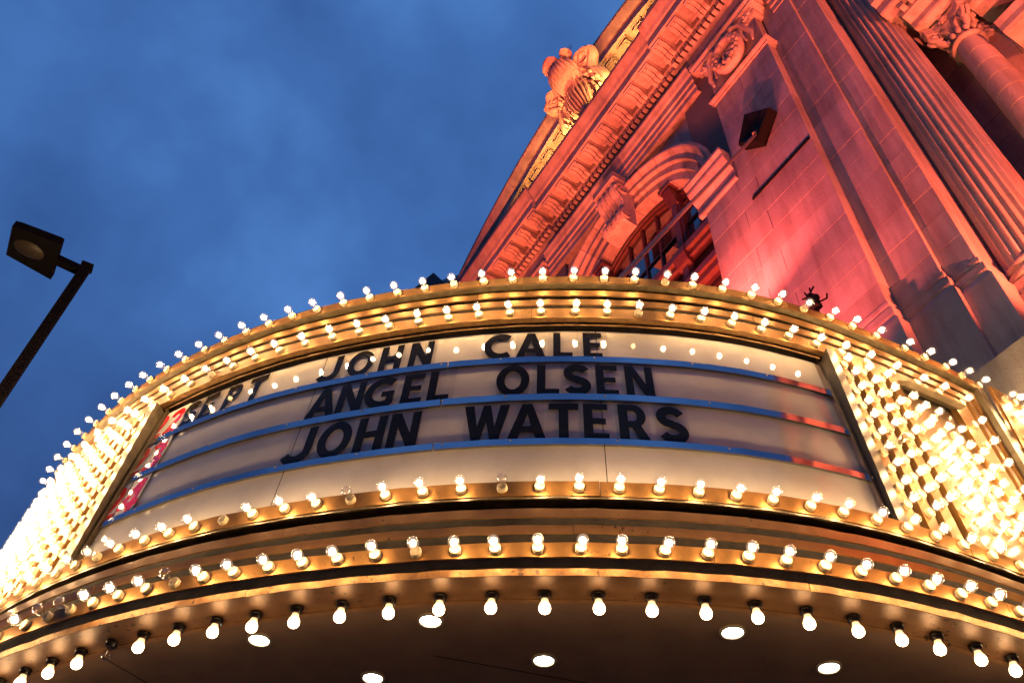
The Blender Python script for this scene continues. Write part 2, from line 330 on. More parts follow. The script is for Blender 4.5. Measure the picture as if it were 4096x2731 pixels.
# bulbs
sock = MB().lathe([(.0001, .0), (.0285, 0), (.0295, .006), (.0275, .008), (.0275, .013), (.029, .016), (.0285, .024), (.025, .028), (.020, .028), (.018, .024), (.0001, .022)], 18).mesh('socket', PORC, 35)
envp = [(.012, .026), (.0125, .036), (.015, .045), (.0225, .058), (.0275, .070), (.0295, .083), (.0285, .094), (.0245, .104), (.017, .111), (.009, .114), (.0001, .115)]
glow = MB().lathe(envp, 18).mesh('light_bulb', GLOWGLASS, 60); dead = MB().lathe(envp, 18).mesh('light_bulb', GLASS, 60)
def core_mesh(rad, zc):
    bm = bmesh.new(); bmesh.ops.create_icosphere(bm, subdivisions=2, radius=rad, matrix=Matrix.Translation((0, 0, zc)) @ Matrix.Diagonal((1, 1, 1.12, 1)))
    me = bpy.data.meshes.new('filament'); bm.to_mesh(me); bm.free(); me.materials.append(CORE); me.polygons.foreach_set('use_smooth', [True]*len(me.polygons)); return me
core = core_mesh(.0165, .081); dimcore = core.copy(); dimcore.materials[0] = DIM; gridcore = core.copy(); gridcore.materials[0] = GRIDFIL
stem = MB().tube([(0, 0, .026), (0, 0, .06)], .003, 6).tube([(0, 0, .055), (.011, 0, .082)], .0008, 4).tube([(0, 0, .055), (-.011, 0, .082)], .0008, 4).tube([(.011, 0, .082), (0, .003, .087), (-.011, 0, .082)], .0008, 4).mesh('filament', DEADFIL, 40)
bsock = MB().lathe([(.0001, 0), (.033, 0), (.034, .010), (.030, .012), (.030, .028), (.026, .034), (.0001, .034)], 18).mesh('socket', BAKE, 35)
pearp = [(.017, .030), (.018, .038), (.0205, .048), (.0255, .060), (.0290, .073), (.0295, .081), (.0275, .091), (.0215, .100), (.012, .106), (.0001, .108)]
FROST = bpy.data.materials.new('frosted_lit_bulb'); FROST.use_nodes = True
t_ = FROST.node_tree; n_ = t_.nodes; n_.remove(n_['Principled BSDF'])
em = n_.new('ShaderNodeEmission'); tcn = n_.new('ShaderNodeTexCoord'); spn = n_.new('ShaderNodeSeparateXYZ'); rpn = n_.new('ShaderNodeValToRGB'); mrn = n_.new('ShaderNodeMapRange')
mrn.inputs[1].default_value = .03; mrn.inputs[2].default_value = .108
rpn.color_ramp.elements[0].color = (1.5, .72, .26, 1); rpn.color_ramp.elements[0].position = .0
rpn.color_ramp.elements[1].color = (42.0, 27.0, 13.0, 1); rpn.color_ramp.elements[1].position = .8
ee = rpn.color_ramp.elements.new(.36); ee.color = (3.2, 1.9, .85, 1)
lwn = n_.new('ShaderNodeLayerWeight'); lwn.inputs[0].default_value = .4
inv = n_.new('ShaderNodeMapRange'); inv.inputs[3].default_value = 1.25; inv.inputs[4].default_value = .55
t_.links.new(tcn.outputs['Object'], spn.inputs[0]); t_.links.new(spn.outputs[2], mrn.inputs[0]); t_.links.new(mrn.outputs[0], rpn.inputs[0])
t_.links.new(lwn.outputs['Facing'], inv.inputs[0]); t_.links.new(rpn.outputs[0], em.inputs[0]); t_.links.new(inv.outputs[0], em.inputs[1]); t_.links.new(em.outputs[0], n_['Material Output'].inputs[0])
pear = MB().lathe(pearp, 18).mesh('light_bulb', FROST, 60); peardead = MB().lathe(pearp, 18).mesh('light_bulb', GLASS, 60)

NB = [0]; EXTRA = {'light_bulb': [], 'socket': [], 'filament': []}
def jit(m, s=.085): return m @ Matrix.Rotation(random.uniform(-s, s), 4, 'X') @ Matrix.Rotation(random.uniform(-s, s), 4, 'Y')
def bulb(m, state=1, s_=None, b_=None, c_=None):
    """a lamp: socket, glass and filament under the marquee"""
    if NB[0] >= 298:
        EXTRA['light_bulb'].append((glow, m)); EXTRA['socket'].append((sock, m)); EXTRA['filament'].append((c_ or core, m)); return
    NB[0] += 1
    so = link('lamp_holder', s_ or sock, MQ, m)
    if state == 0: return
    md = jit(Matrix())
    gl = link('light_bulb', b_ or (glow if state == 1 else dead), so, md)
    if b_ is None or state == 2: link('filament', (dimcore if random.random() < .05 else (c_ or core)) if state == 1 else stem, gl, None)
def drop(R, t, z):
    m = Matrix((Vector((cos(RD(t)), sin(RD(t)), 0)), Vector((sin(RD(t)), -cos(RD(t)), 0)), Vector((0, 0, -1)))).transposed().to_4x4(); m.translation = PT(t, R, z); return m
T1 = [-57.9,-55.7,-53.6,-51.4,-49.2,-47.0,-44.8,-42.8,-40.7,-38.8,-36.7,-34.6,-32.5,-30.4,-28.3,-26.2,-24.1,-22.0,-19.8,-17.7,-15.5,-13.4,-11.2,-9.0,-6.9,-4.7,-2.5,-.3,1.9,4.1,6.1,8.3,10.5,12.6,14.7,16.9,18.9,21.1,23.8,25.8,27.9,29.7,31.6]
T2 = [-56.9,-54.7,-52.5,-50.3,-48.1,-45.9,-43.7,-41.5,-39.4,-37.3,-35.2,-33.0,-30.9,-28.8,-26.7,-24.6,-22.4,-20.2,-18.1,-15.8,-13.6,-11.4,-9.2,-7.0,-4.8,-2.4,-.2,2.0,4.2,6.4,8.6,10.8,12.9,15.1,17.2,19.4,21.7,24.05,26.17,28.5]
B1 = [-57.1,-55.2,-53.2,-51.3,-49.4,-47.4,-45.5,-43.6,-41.7,-39.7,-37.8,-35.9,-34.1,-32.2,-30.4,-28.4,-26.6,-24.8,-22.9,-21.0,-19.0,-17.1,-15.1,-13.1,-11.0,-8.9,-6.7,-4.7,-2.6,-.5,1.6,3.7,5.7,7.7,9.8,11.7,13.7,15.6,17.5,19.4,21.5,23.6,25.7,27.8]
B2 = [-45.2,-43.4,-41.5,-39.7,-37.9,-36.0,-33.6,-31.8,-30.1,-28.5,-26.8,-25.0,-23.3,-21.6,-19.9,-18.0,-16.2,-14.4,-12.5,-10.5,-8.6,-6.7,-4.7,-2.7,-.8,1.2,3.2,5.1,6.9,8.8,10.6,12.4,14.2,16.0,17.8,19.6,21.4,23.2]
B3 = [-42.5,-40.2,-37.9,-35.5,-33.2,-30.9,-28.6,-26.4,-24.1,-21.8,-19.5,-17.2,-14.7,-12.2,-9.6,-7.0,-4.4,-1.8,.8,3.4,5.9,8.5,11.0,13.4,15.7,18.1,20.5,22.7]
for t in B2: bulb(radial(t, 5.92, 2.526), 2 if t in (-31.8, -30.1, -23.3) else 1)
for t in B1: bulb(radial(t, 5.78, 3.018), 0 if t == -22.9 else (2 if t in (-15.1, -6.7) else 1))
for t in B3:
    if t == -28.6: bulb(drop(5.715, t, 2.416), 2, bsock, peardead)
    else: bulb(drop(5.715, t, 2.416), 1, bsock, pear)
for t in T2: bulb(radial(t, 5.63, 4.686))
for t in T1: bulb(radial(t, 5.67, 5.012))
def Rs(z): return 5.735+(z-3.05)/(4.645-3.05)*(5.632-5.735)
for k in range(4):
    for i in range(10):
        z = 4.53-.1415*i-(.006*k)
        if not (k == 3 and i == 0) and not (k == 2 and i == 9): bulb(radial(16.88+1.6*k, Rs(z), z), 2 if (k, i) == (1, 5) else 1, c_=gridcore)
for z in (4.45, 4.24, 4.02, 3.79, 3.57, 3.34): bulb(radial(28.4, Rs(z), z))
for c, z0, n in ((23.0, 4.36, 8), (24.4, 4.36, 8), (25.8, 4.25, 7), (26.9, 4.08, 6)):
    for i in range(n):
        z = z0-.1435*i; bulb(radial(c, Rs(z)-.035, z), c_=gridcore)
mend = Matrix((ay, Vector((0, 0, 1)), ax)).transposed().to_4x4()
for z in (4.94, 4.74, 4.52, 4.30, 4.08, 3.86, 3.64):
    m = mend.copy(); m.translation = endpt(.14, z, .012); bulb(m)
for q in range(5):
    for z in (5.0, 4.69, 4.45, 4.2, 3.95, 3.7, 3.45, 3.2):
        m = mend.copy(); m.translation = endpt(.30+.115*q, z, .0); bulb(m)
for k in range(17):
    for i in range(10):
        z = 4.53-.1415*i-.006*(k % 3)
        bulb(radial(-37.5-1.6*k, Rs(z), z), c_=gridcore)
def joined(name, lst, mat):
    m = MB()
    for me, mw in lst: m.add([mw @ v.co for v in me.vertices], [tuple(p.vertices) for p in me.polygons])
    o = m.build(name, mat, MQ, smooth=60, kind='stuff'); return o
if EXTRA['socket']:
    joined('lamp_holder_grid', EXTRA['socket'], PORC); joined('light_bulb_grid', EXTRA['light_bulb'], GLOWGLASS); joined('filament_grid', EXTRA['filament'], GRIDFIL)
# downlights
dl_ring = MB().lathe([(.050, .004), (.056, -.006), (.068, -.006), (.070, .004)], 28).mesh('downlight', PORC, 40)
dl_lamp = MB().lathe([(.0001, .0), (.03, -.001), (.051, .002)], 28).mesh('lamp_face', DOWN, 60)
for x, y in ((-1.94, -5.07), (-1.01, -5.35), (-1.35, -4.72), (-.40, -5.01), (.55, -5.39), (1.13, -5.09), (-2.6, -4.2), (.4, -4.2), (-.6, -3.4)):
    d = link('downlight', dl_ring, MQ, Matrix.Translation((x, y, 2.441+ZE))); link('lamp_face', dl_lamp, d)

# ------------------------------------------------------------------ letters on their plastic tiles
def arc(cx, cy, rx, ry, a0, a1, n=14): return [(cx+rx*cos(RD(a0+(a1-a0)*i/n)), cy+ry*sin(RD(a0+(a1-a0)*i/n))) for i in range(n+1)]
def stroke(path, t):
    L, Rr = [], []
    for i, p in enumerate(path):
        a = path[max(i-1, 0)]; b = path[min(i+1, len(path)-1)]; dx, dy = b[0]-a[0], b[1]-a[1]; q = hypot(dx, dy); nx, ny = -dy/q*t/2, dx/q*t/2
        L.append((p[0]+nx, p[1]+ny)); Rr.append((p[0]-nx, p[1]-ny))
    return ('S', L, Rr)
def glyph(c):
    t = .23
    if c == 'E': return [[[(-.30,0),(.29,0),(.29,.17),(-.08,.17),(-.08,.42),(.23,.42),(.23,.585),(-.08,.585),(-.08,.83),(.29,.83),(.29,1),(-.30,1)]]]
    if c == 'L': return [[[(-.30,0),(.30,0),(.30,.18),(-.07,.18),(-.07,1),(-.30,1)]]]
    if c == 'T': return [[[(-.115,0),(.115,0),(.115,.82),(.36,.82),(.36,1),(-.36,1),(-.36,.82),(-.115,.82)]]]
    if c == 'H': return [[[(-.37,0),(-.145,0),(-.145,.41),(.145,.41),(.145,0),(.37,0),(.37,1),(.145,1),(.145,.59),(-.145,.59),(-.145,1),(-.37,1)]]]
    if c == 'N': return [[[(-.38,0),(-.17,0),(-.17,.60),(.14,0),(.38,0),(.38,1),(.17,1),(.17,.40),(-.14,1),(-.38,1)]]]
    if c == 'A': return [[[(-.46,0),(-.22,0),(-.155,.2),(.155,.2),(.22,0),(.46,0),(.12,1),(-.12,1)], [(-.10,.36),(0,.72),(.10,.36)]]]
    if c == 'W': return [[[(-.32,0),(-.12,0),(0,.54),(.12,0),(.32,0),(.56,1),(.325,1),(.21,.40),(.09,1),(-.09,1),(-.21,.40),(-.325,1),(-.56,1)]]]
    if c == 'P': return [[[(-.31,0),(-.085,0),(-.085,.36)]+arc(.05,.68,.28,.32,-90,90)+[(-.31,1)], [(-.085,.53)]+arc(.03,.68,.10,.15,-90,90)+[(-.085,.83)]]]
    if c == 'R': return [[[(-.33,0),(-.105,0),(-.105,.36),(-.02,.36),(.15,0),(.40,0),(.20,.40)]+arc(.05,.69,.28,.31,-55,90)+[(-.33,1)], [(-.105,.53)]+arc(.02,.685,.10,.15,-90,90)+[(-.105,.835)]]]
    if c == 'O': return [[arc(0,.5,.45,.515,0,360,36)[:-1], arc(0,.5,.225,.31,0,360,30)[:-1]]]
    if c == 'C': return [[stroke(arc(.10,.5,.42,.405,52,308,26), t)]]
    if c == 'G': return [[stroke(arc(.08,.5,.42,.405,50,298,26)+[(.31,.17)], t)], [[(.05,.36),(.05,.53),(.42,.53),(.42,.10),(.21,.08),(.21,.36)]]]
    if c == 'S': return [[stroke(arc(0,.71,.25,.19,22,262,18)+arc(0,.29,.26,.19,82,-158,18), t*.97)]]
    if c == 'J': return [[stroke([(.17,1),(.17,.40)]+arc(-.14,.38,.31,.275,0,-155,18), t)]]
    if c == '2': return [[stroke(arc(0,.70,.24,.20,165,-28,16)+[(.12,.47),(-.17,.14)], t*.95)], [[(-.32,0),(.34,0),(.34,.18),(-.32,.18)]]]
    if c == '3': return [[stroke(arc(-.02,.71,.24,.19,150,-80,16), t*.92)], [stroke(arc(-.02,.29,.27,.19,85,-150,16), t*.92)]]
    if c == '4': return [[[(.05,0),(.27,0),(.27,.2),(.38,.2),(.38,.365),(.27,.365),(.27,1),(.03,1),(-.38,.365),(-.38,.2),(.05,.2)], [(-.16,.365),(.05,.70),(.05,.365)]]]
def letter_mesh(c, h, mat):
    m = MB()
    for k, loops in enumerate(glyph(c)):
        zt = .0022+.0006*k
        if loops[0][0] == 'S':
            L, Q = [[(x*h*.785, y*h) for x, y in e] for e in loops[0][1:]]; n = len(L)
            m.add([(x, y, zt) for x, y in L+Q]+[(x, y, 0) for x, y in L+Q], [q for i in range(n-1) for q in ((i, i+1, n+i+1, n+i), (i, i+1, 2*n+i+1, 2*n+i), (n+i, n+i+1, 3*n+i+1, 3*n+i))]+[(0, n, 3*n, 2*n), (n-1, 2*n-1, 4*n-1, 3*n-1)]); continue
        loops = [[(x*h*.785, y*h) for x, y in lp] for lp in loops]
        flat = [p for lp in loops for p in lp]; tri = tessellate_polygon([[Vector((x, y, 0)) for x, y in lp] for lp in loops])
        m.add([(x, y, zt) for x, y in flat], [tuple(t) for t in tri])
        for lp in loops:
            n = len(lp); m.add([(x, y, zt) for x, y in lp]+[(x, y, 0) for x, y in lp], [(i, (i+1) % n, n+(i+1) % n, n+i) for i in range(n)])
    me = bpy.data.meshes.new('letter'); me.from_pydata(m.v, [], m.f); me.materials.append(mat); return me
ROW = {1: (4.280, .288), 2: (3.893, .318), 3: (3.483, .338)}
WORDS = [('SEPT', 1, [-32.6,-30.75,-28.5,-26.35], 'month word after the red numbers'), ('JOHN', 1, [-19.96,-17.8,-15.5,-13.27], 'first name on the top line'), ('CALE', 1, [-7.8,-5.5,-3.3,-1.25], 'surname on the top line'),
         ('ANGEL', 2, [-19.74,-17.7,-15.6,-13.3,-11.5], 'first name on the middle line'), ('OLSEN', 2, [-6.6,-4.3,-2.42,-.47,1.63], 'surname on the middle line'),
         ('JOHN', 3, [-20.1,-17.9,-15.5,-13.3], 'first name on the bottom line'), ('WATERS', 3, [-8.1,-5.57,-3.34,-1.36,.85,3.25], 'surname on the bottom line')]
ORD = ['first', 'second', 'third', 'fourth', 'fifth', 'sixth']
def letter_tile(c, row, t, label, mat, group, plate):
    z0, h = ROW[row]; R = Rb(z0)+.011; m = radial(t, R, z0)
    tilt = math.atan((Rb(z0)-Rb(z0+h))/h); m = m @ Matrix.Rotation(-tilt, 4, 'X'); m = Matrix.Translation((CX, CY, 0)) @ m
    w = (.086 if plate else .104) if c not in 'W' else .135
    tl = MB().box(-w, w, -.008, h+.012, -.003, 0)
    o = link('letter_tile', tl.mesh('letter_tile', PLATE if plate else TILE), None, m, label, 'letter tile', group)
    lh = h*.95
    link('letter', letter_mesh(c, lh, mat), o, Matrix.Translation((0, 0, .0008)))
for w, row, ts, desc in WORDS:
    for i, (c, t) in enumerate(zip(w, ts)):
        letter_tile(c, row, t, f'clear plastic tile with black {c}, {ORD[i]} letter of the {desc}', INK, 'black marquee letters', False)
for row, ds, ts, nm in ((1, '22', (-36.0, -34.25), 'top'), (2, '23', (-35.95, -34.1), 'middle'), (3, '24', (-35.95, -34.05), 'bottom')):
    for i, (c, t) in enumerate(zip(ds, ts)):
        letter_tile(c, row, t-.0, f'white plastic tile with red {c}, {ORD[i]} digit of the date on the {nm} line', REDINK, 'red marquee numbers', True)

# ------------------------------------------------------------------ the theatre
BLD = thing('theatre_building', 'ornate stone theatre facade lit red, with curved pediment, arched window and pilasters', 'building', ay*DW, RZ)
OF = (0, 0, ZE); PC = -7.977
def B(): return MB(OF)
# core masses behind the facing stones
c_ = B()
c_.box(-5.70, -3.45, .05, .9, -1.6, 18.3); c_.box(-3.45, -2.82, .25, .9, -1.6, 18.3); c_.box(-2.82, -2.44, .33, .9, -1.6, 18.3)
c_.box(-16, -10.25, .05, .9, -1.6, 18.3); c_.box(-10.25, -5.70, .15, .9, -1.6, 10.6); c_.box(-16, -2.44, .9, 9, -1.6, 18.3)
c_.box(-16, 6, 1.80, 9, -1.6, 19.9); c_.box(-2.44, 18, .62, 1.8, -1.6, 5.6); c_.box(6, 18, 1.80, 9, -1.6, 19.9)
c_.build('wall_core', CORE_WALL, BLD)
def courses(x0, x1, y0, y1, za, zb, mat=STONE, splits=(), gap=.006, zb0=9.13, hh=.515):
    k = math.floor((za-zb0)/hh)
    while zb0+k*hh < zb-1e-6:
        lo = max(za, zb0+k*hh); hi = min(zb, zb0+(k+1)*hh)
        if hi-lo > .06:
            xs = [x0]+([splits[k % len(splits)]] if splits and splits[k % len(splits)] else [])+[x1]
            for a, b in zip(xs, xs[1:]):
                dy = random.uniform(0, .004)
                B().block(a+(gap/2 if a != x0 else 0), b-(gap/2 if b != x1 else 0), y0+dy, y1, lo+gap/2, hi-gap/2, .003).build('stone_block', mat, BLD)
        k += 1
courses(-5.73, -3.42, 0, .22, 8.22, 13.14, splits=(-4.55, -4.95))
courses(-4.88, -3.42, 0, .22, 13.14, 15.88, splits=(-4.2, None))
courses(-3.42, -2.79, .20, .40, 8.22, 18.0)
courses(-2.79, -2.411, .279, .96, 8.10, 18.0)
courses(-12.53, -10.22, 0, .22, 8.22, 13.14, splits=(-11.4, -11.0))
courses(-12.53, -11.07, 0, .22, 13.14, 15.88, splits=(-11.8, None))
courses(-2.411, 3.2, 1.75, 1.95, 6.6, 19.0, splits=(-.9, -1.9), hh=.535)
# the far half of the facade, seen only in reflections
for i, x in enumerate((3.6, 5.3, 6.6, 7.3, 8.2, 9.6, 10.4, 11.9, 13.4, 15.0)):
    B().block(x, x+(.9, .45, .5, .7, .35, .55, .9, .4, .8, .5)[i], 1.0+.25*(i % 3), 1.79, 5.6, 18.6, .02).build('pilaster', STONE, BLD)
for z in (9.2, 12.4, 15.6): B().prism([(1.8, z), (.9, z+.1), (.8, z+.4), (1.8, z+.45)], 3.4, 17).build('ledge', TRIM, BLD)
# ledges on the right-hand wall
for z0, z1 in ((13.62, 13.95), (12.42, 12.75)):
    B().prism([(1.76, z0), (1.30, z0), (1.26, z0+.06), (1.26, z0+.2), (1.22, z1), (1.76, z1)], -.93 if z0 > 13 else -.84, 3.2).build('ledge', TRIM, BLD)
# plinth mouldings
def plinth(x0, x1, y0, z_top, ymax, prof, name='plinth'):
    m = B(); pl = []
    m2 = [(y0-p, z) for p, z in prof]
    n = len(prof); vs = []
    for p, z in prof: vs += [(x0, y0-p, z), (x1+p*.85, y0-p, z), (x1+p*.85, ymax, z)]
    fs = []
    for i in range(n-1):
        a, b = 3*i, 3*i+3; fs += [(a, a+1, b+1, b), (a+1, a+2, b+2, b+1)]
    fs += [(0, 1, 2), (3*n-3, 3*n-1, 3*n-2)]
    m.add(vs, fs); m.build(name, STONE, BLD)
pf = lambda zt: [(0, zt+.04), (.035, zt), (.035, zt-.06), (.02, zt-.09), (.075, zt-.16), (.075, zt-.27), (.06, zt-.30), (.12, zt-.42), (.12, zt-.49), (.12, 6.60)]
plinth(-5.73, -3.42, 0, 8.22, .3, pf(8.20)); plinth(-3.41, -2.79, .20, 8.2, .5, pf(8.20)); plinth(-2.77, -2.411, .279, 8.1, .7, pf(8.10))
plinth(-12.53, -10.22, 0, 8.22, .3, pf(8.20))
low = [(.12, 6.585), (.20, 6.53), (.20, 6.0), (.20, 5.35), (.20, -1.6)]
for x0, x1 in ((-5.73, -4.4), (-4.39, -3.31), (-12.5, -10.2)):
    for z0, z1 in ((5.95, 6.575), (5.32, 5.94), (4.7, 5.31)):
        B().block(x0, x1-.006, -.22, .8, z0, z1, .02).build('base_stone', STONE, BLD)
for x0, x1 in ((-3.30, -2.10), (-2.095, -1.10), (-1.095, 0.3)):
    for z0, z1 in ((5.42, 5.99), (4.83, 5.41), (4.2, 4.82)):
        B().block(x0, x1-.006, -.60, .8, z0, z1, .025).build('base_stone', BASE, BLD)
for x0, x1, y0 in ((-3.29, -2.64, .08), (-2.63, -2.30, .16), (-2.295, -1.2, .12), (-1.19, -.2, .12)):
    B().block(x0, x1-.006, y0, .8, 5.995, 6.575, .02).build('base_stone', STONE, BLD)

# fluted column beside the stepped piers
FX, FY, FR = -2.105, .98, .375
cuts = [8.02, 9.10, 10.28, 11.75, 13.2, 14.6, 16.0, 17.4, 18.8]
def fluted(z0, z1):
    m = B(); n = 24*6; vs = []
    for z in (z0, z1):
        rr = FR*(1-.012*(z-8)/2)
        for i in range(n):
            ph = (i % 6)/6; fl = max(0, sin(pi*min(1, ph/.80))) if ph < .80 else 0
            q = rr-.042*fl; a = 2*pi*i/n; vs.append((FX+q*cos(a), FY+q*sin(a), z))
    fs = [(i, (i+1) % n, n+(i+1) % n, n+i) for i in range(n)]+[tuple(range(n))[::-1], tuple(range(n, 2*n))]
    m.add(vs, fs); return m
for a, b in zip(cuts, cuts[1:]): fluted(a+.006, b-.006).build('column_drum', STONE, BLD, smooth=35)
B().lathe([(FR-.06, 8.0), (FR-.06, 18.8)], 24, Matrix.Translation((FX, FY, 0))).build('column_core', CORE_WALL, BLD)
bp = [(FR+.01, 8.06), (FR+.02, 8.02), (FR+.05, 8.00)]+[(FR+.05+.035*sin(RD(a)), 7.955+.045*cos(RD(a))) for a in range(0, 181, 30)]+[(FR+.04, 7.90), (FR+.04, 7.86)]+[(FR+.06+.05*sin(RD(a)), 7.80+.06*cos(RD(a))) for a in range(0, 181, 30)]+[(FR+.05, 7.73), (.01, 7.73)]
B().lathe(bp, 40, Matrix.Translation((FX, FY, 0))).build('column_base', STONE, BLD, smooth=40)
B().block(FX-.43, FX+.46, FY-.46, 1.0, 7.5, 7.72, .015).build('column_plinth', STONE, BLD)
B().block(FX-.40, FX+.52, FY-.50, 1.0, 6.9, 7.49, .015).build('column_plinth', STONE, BLD)
# small round column with its carved capital
KX, KY = -1.275, 1.42
zc0 = 13.05
for i in range(16):
    z1 = zc0-.02-.415*i; z0 = z1-.415
    if z0 < 6.9: break
    ra = .205+.055*min(1, (zc0-z1)/4.5)**.8; rb = .205+.055*min(1, (zc0-z0)/4.5)**.8
    B().lathe([(.01, z0+.004), (rb-.006, z0+.004), (rb, z0+.010), (ra, z1-.010), (ra-.006, z1-.004), (.01, z1-.004)], 32, Matrix.Translation((KX, KY, 0))).build('shaft_drum', STONE, BLD, smooth=35)
CAPI = B().lathe([(.20, 13.03), (.235, 13.04)]+[(.235+.03*sin(RD(a)), 13.075-.035*cos(RD(a))) for a in range(0, 181, 30)]+[(.215, 13.12), (.205, 13.16), (.215, 13.35), (.26, 13.50), (.29, 13.60), (.01, 13.6)], 36, Matrix.Translation((KX, KY, 0))).build('column_capital', TRIM, BLD, smooth=40)
def abacus(h, z0, z1):
    pts = []
    for q in range(4):
        a = pi/4+q*pi/2; cxn, cyn = cos(a), sin(a); px, py = -sin(a), cos(a)
        pts += [(h*1.414*cxn-px*.055, h*1.414*cyn-py*.055), (h*1.414*cxn+px*.055, h*1.414*cyn+py*.055)]
        b = a+pi/4
        for s in (-.5, 0, .5): pts.append(((h*.80+abs(s)*.10*h)*cos(b)-s*h*1.15*sin(b)*1, (h*.80+abs(s)*.10*h)*sin(b)+s*h*1.15*cos(b)))
    m = B(); n = len(pts)
    for zz, k in ((z0, .95), (z0+.04, 1.0), (z1-.03, 1.0), (z1, 1.05)): m.v += [(KX+x*k, KY+y*k, zz) for x, y in pts]
    for l in range(3): m.f += [(l*n+i, l*n+(i+1) % n, l*n+n+(i+1) % n, l*n+n+i) for i in range(n)]
    m.f += [tuple(range(n))[::-1], tuple(range(3*n, 4*n))]; return m
abacus(.34, 13.60, 13.78).build('abacus', TRIM, CAPI)
def spiral(c, xdir, zdir, r0, turns, rad, n=26, sgn=1):
    pts, rr = [], []
    for i in range(n+1):
        t = i/n; a = sgn*turns*2*pi*t; q = r0*(1-.82*t); pts.append(Vector(c)+xdir*(q*cos(a))+zdir*(q*sin(a))); rr.append(rad*(1-.35*t))
    return pts, rr
for q in range(4):
    a = pi/4+q*pi/2; d = Vector((cos(a), sin(a), 0)); s_ = Vector((-sin(a), cos(a), 0))
    m = B(); cen = Vector((KX, KY, 13.46))+d*.37
    for off in (-.035, .035):
        p_, rr_ = spiral(cen+s_*off, d, Vector((0, 0, 1)), .105, 1.6, .030, sgn=-1); m.tube(p_, rr_, 7)
    m.tube([Vector((KX, KY, 13.55))+d*.18, Vector((KX, KY, 13.60))+d*.30, cen+Vector((0, 0, .11))], [.05, .06, .05], 8)
    m.ball(cen, .055, .055, .055, 10, 6)
    m.tube([cen-Vector((0, 0, .09)), cen-Vector((0, 0, .16))-d*.06, cen-Vector((0, 0, .26))-d*.12], [.05, .06, .02], 8)
    m.build('volute', TRIM, CAPI, smooth=45)
for q in range(4):
    a = q*pi/2-pi/2; d = Vector((cos(a), sin(a), 0)); s_ = Vector((-sin(a), cos(a), 0)); c = Vector((KX, KY, 13.69))+d*.30
    m = B(); m.ball(c, .055, .055, .06, 10, 6)
    for k in range(6):
        b = k*pi/3; m.ball(c+s_*.055*cos(b)+Vector((0, 0, .055*sin(b))), .028, .028, .028, 8, 5)
    for sx in (-1, 1):
        m.tube([Vector((KX, KY, 13.30))+d*.22+s_*.06*sx, Vector((KX, KY, 13.42))+d*.27+s_*.09*sx, Vector((KX, KY, 13.50))+d*.27+s_*.15*sx, Vector((KX, KY, 13.44))+d*.25+s_*.18*sx], [.03, .035, .03, .015], 7)
    m.build('rosette', TRIM, CAPI, smooth=45)
m = B()
for k in range(14):
    a = 2*pi*k/14; m.ball((KX+.245*cos(a), KY+.245*sin(a), 13.24+.02*(k % 2)), .045, .045, .085, 8, 6)
m.build('leaf_ring', TRIM, CAPI, smooth=50)
# entablature block over the wall beside the small column
EN = B().prism([(1.76, 13.86), (.98, 13.86), (.96, 13.9), (.96, 14.05), (.80, 14.12), (.80, 14.3), (1.76, 14.35)], -1.62, -.62).build('entablature', TRIM, BLD)
B().prism([(1.76, 14.36), (.62, 14.36), (.60, 14.40), (.60, 14.62), (.50, 14.66), (.50, 14.9), (1.76, 14.95)], -1.80, -.55).build('entablature_cornice', TRIM, EN)
for i in range(6):
    B().box(-1.55+.155*i, -1.46+.155*i, .68, .80, 14.19, 14.30).build('dentil', TRIM, EN)
for i in range(7): B().prism([(1.52, 13.855), (1.62, 13.40), (1.745, 13.40), (1.745, 13.855)], -1.60+.075*i, -1.555+.075*i).build('flute_rib', TRIM, EN)

# impost moulding of the arch
ip = [(.02, 13.12), (-.05, 13.14), (-.06, 13.17), (-.06, 13.22), (-.04, 13.25), (-.04, 13.43), (-.09, 13.47), (-.12, 13.50), (-.23, 13.68), (-.24, 13.72), (-.24, 13.80), (-.30, 13.86), (-.30, 13.93), (.02, 13.96)]
B().prism(ip, -5.86, -4.882).build('impost', TRIM, BLD); B().prism(ip, -11.07, -10.09).build('impost', TRIM, BLD)
# wall round the arch
def arcp(r_, a): return (PC+r_*cos(RD(a)), 13.94+r_*sin(RD(a)))
sp_ = B(); vs = []; n = 48; x0, x1, zt = -11.07, -4.88, 17.0
for i in range(n+1):
    a = 180*i/n; px, pz = arcp(2.72, a); dx, dz = cos(RD(a)), sin(RD(a))
    t = min([(x1-PC)/dx if dx > 1e-6 else 1e9, (x0-PC)/dx if dx < -1e-6 else 1e9, (zt-13.94)/dz if dz > 1e-6 else 1e9])
    vs += [(px, .13, pz), (PC+dx*t, .13, 13.94+dz*t)]
ca = [degrees(atan2(zt-13.94, x1-PC)), degrees(atan2(zt-13.94, x0-PC))]
fs = [(2*i, 2*i+1, 2*i+3, 2*i+2) for i in range(n)]
sp_.add(vs, fs); sp_.add([(x1, .13, zt), (x1, .13, zt-.5), (x1-.5, .13, zt)], [(0, 1, 2)]); sp_.build('spandrel', STONE, BLD)
B().box(-11.1, -4.85, .14, .9, 16.72, 18.3).build('lintel_wall', STONE, BLD)
ar = [(2.72, .14), (2.80, -.06), (2.80, -.13), (2.735, -.15), (2.70, -.135), (2.655, -.06), (2.62, -.03), (2.50, -.03), (2.495, .07), (2.33, .075), (2.325, .16), (2.155, .165), (2.15, .47)]
nv = 15
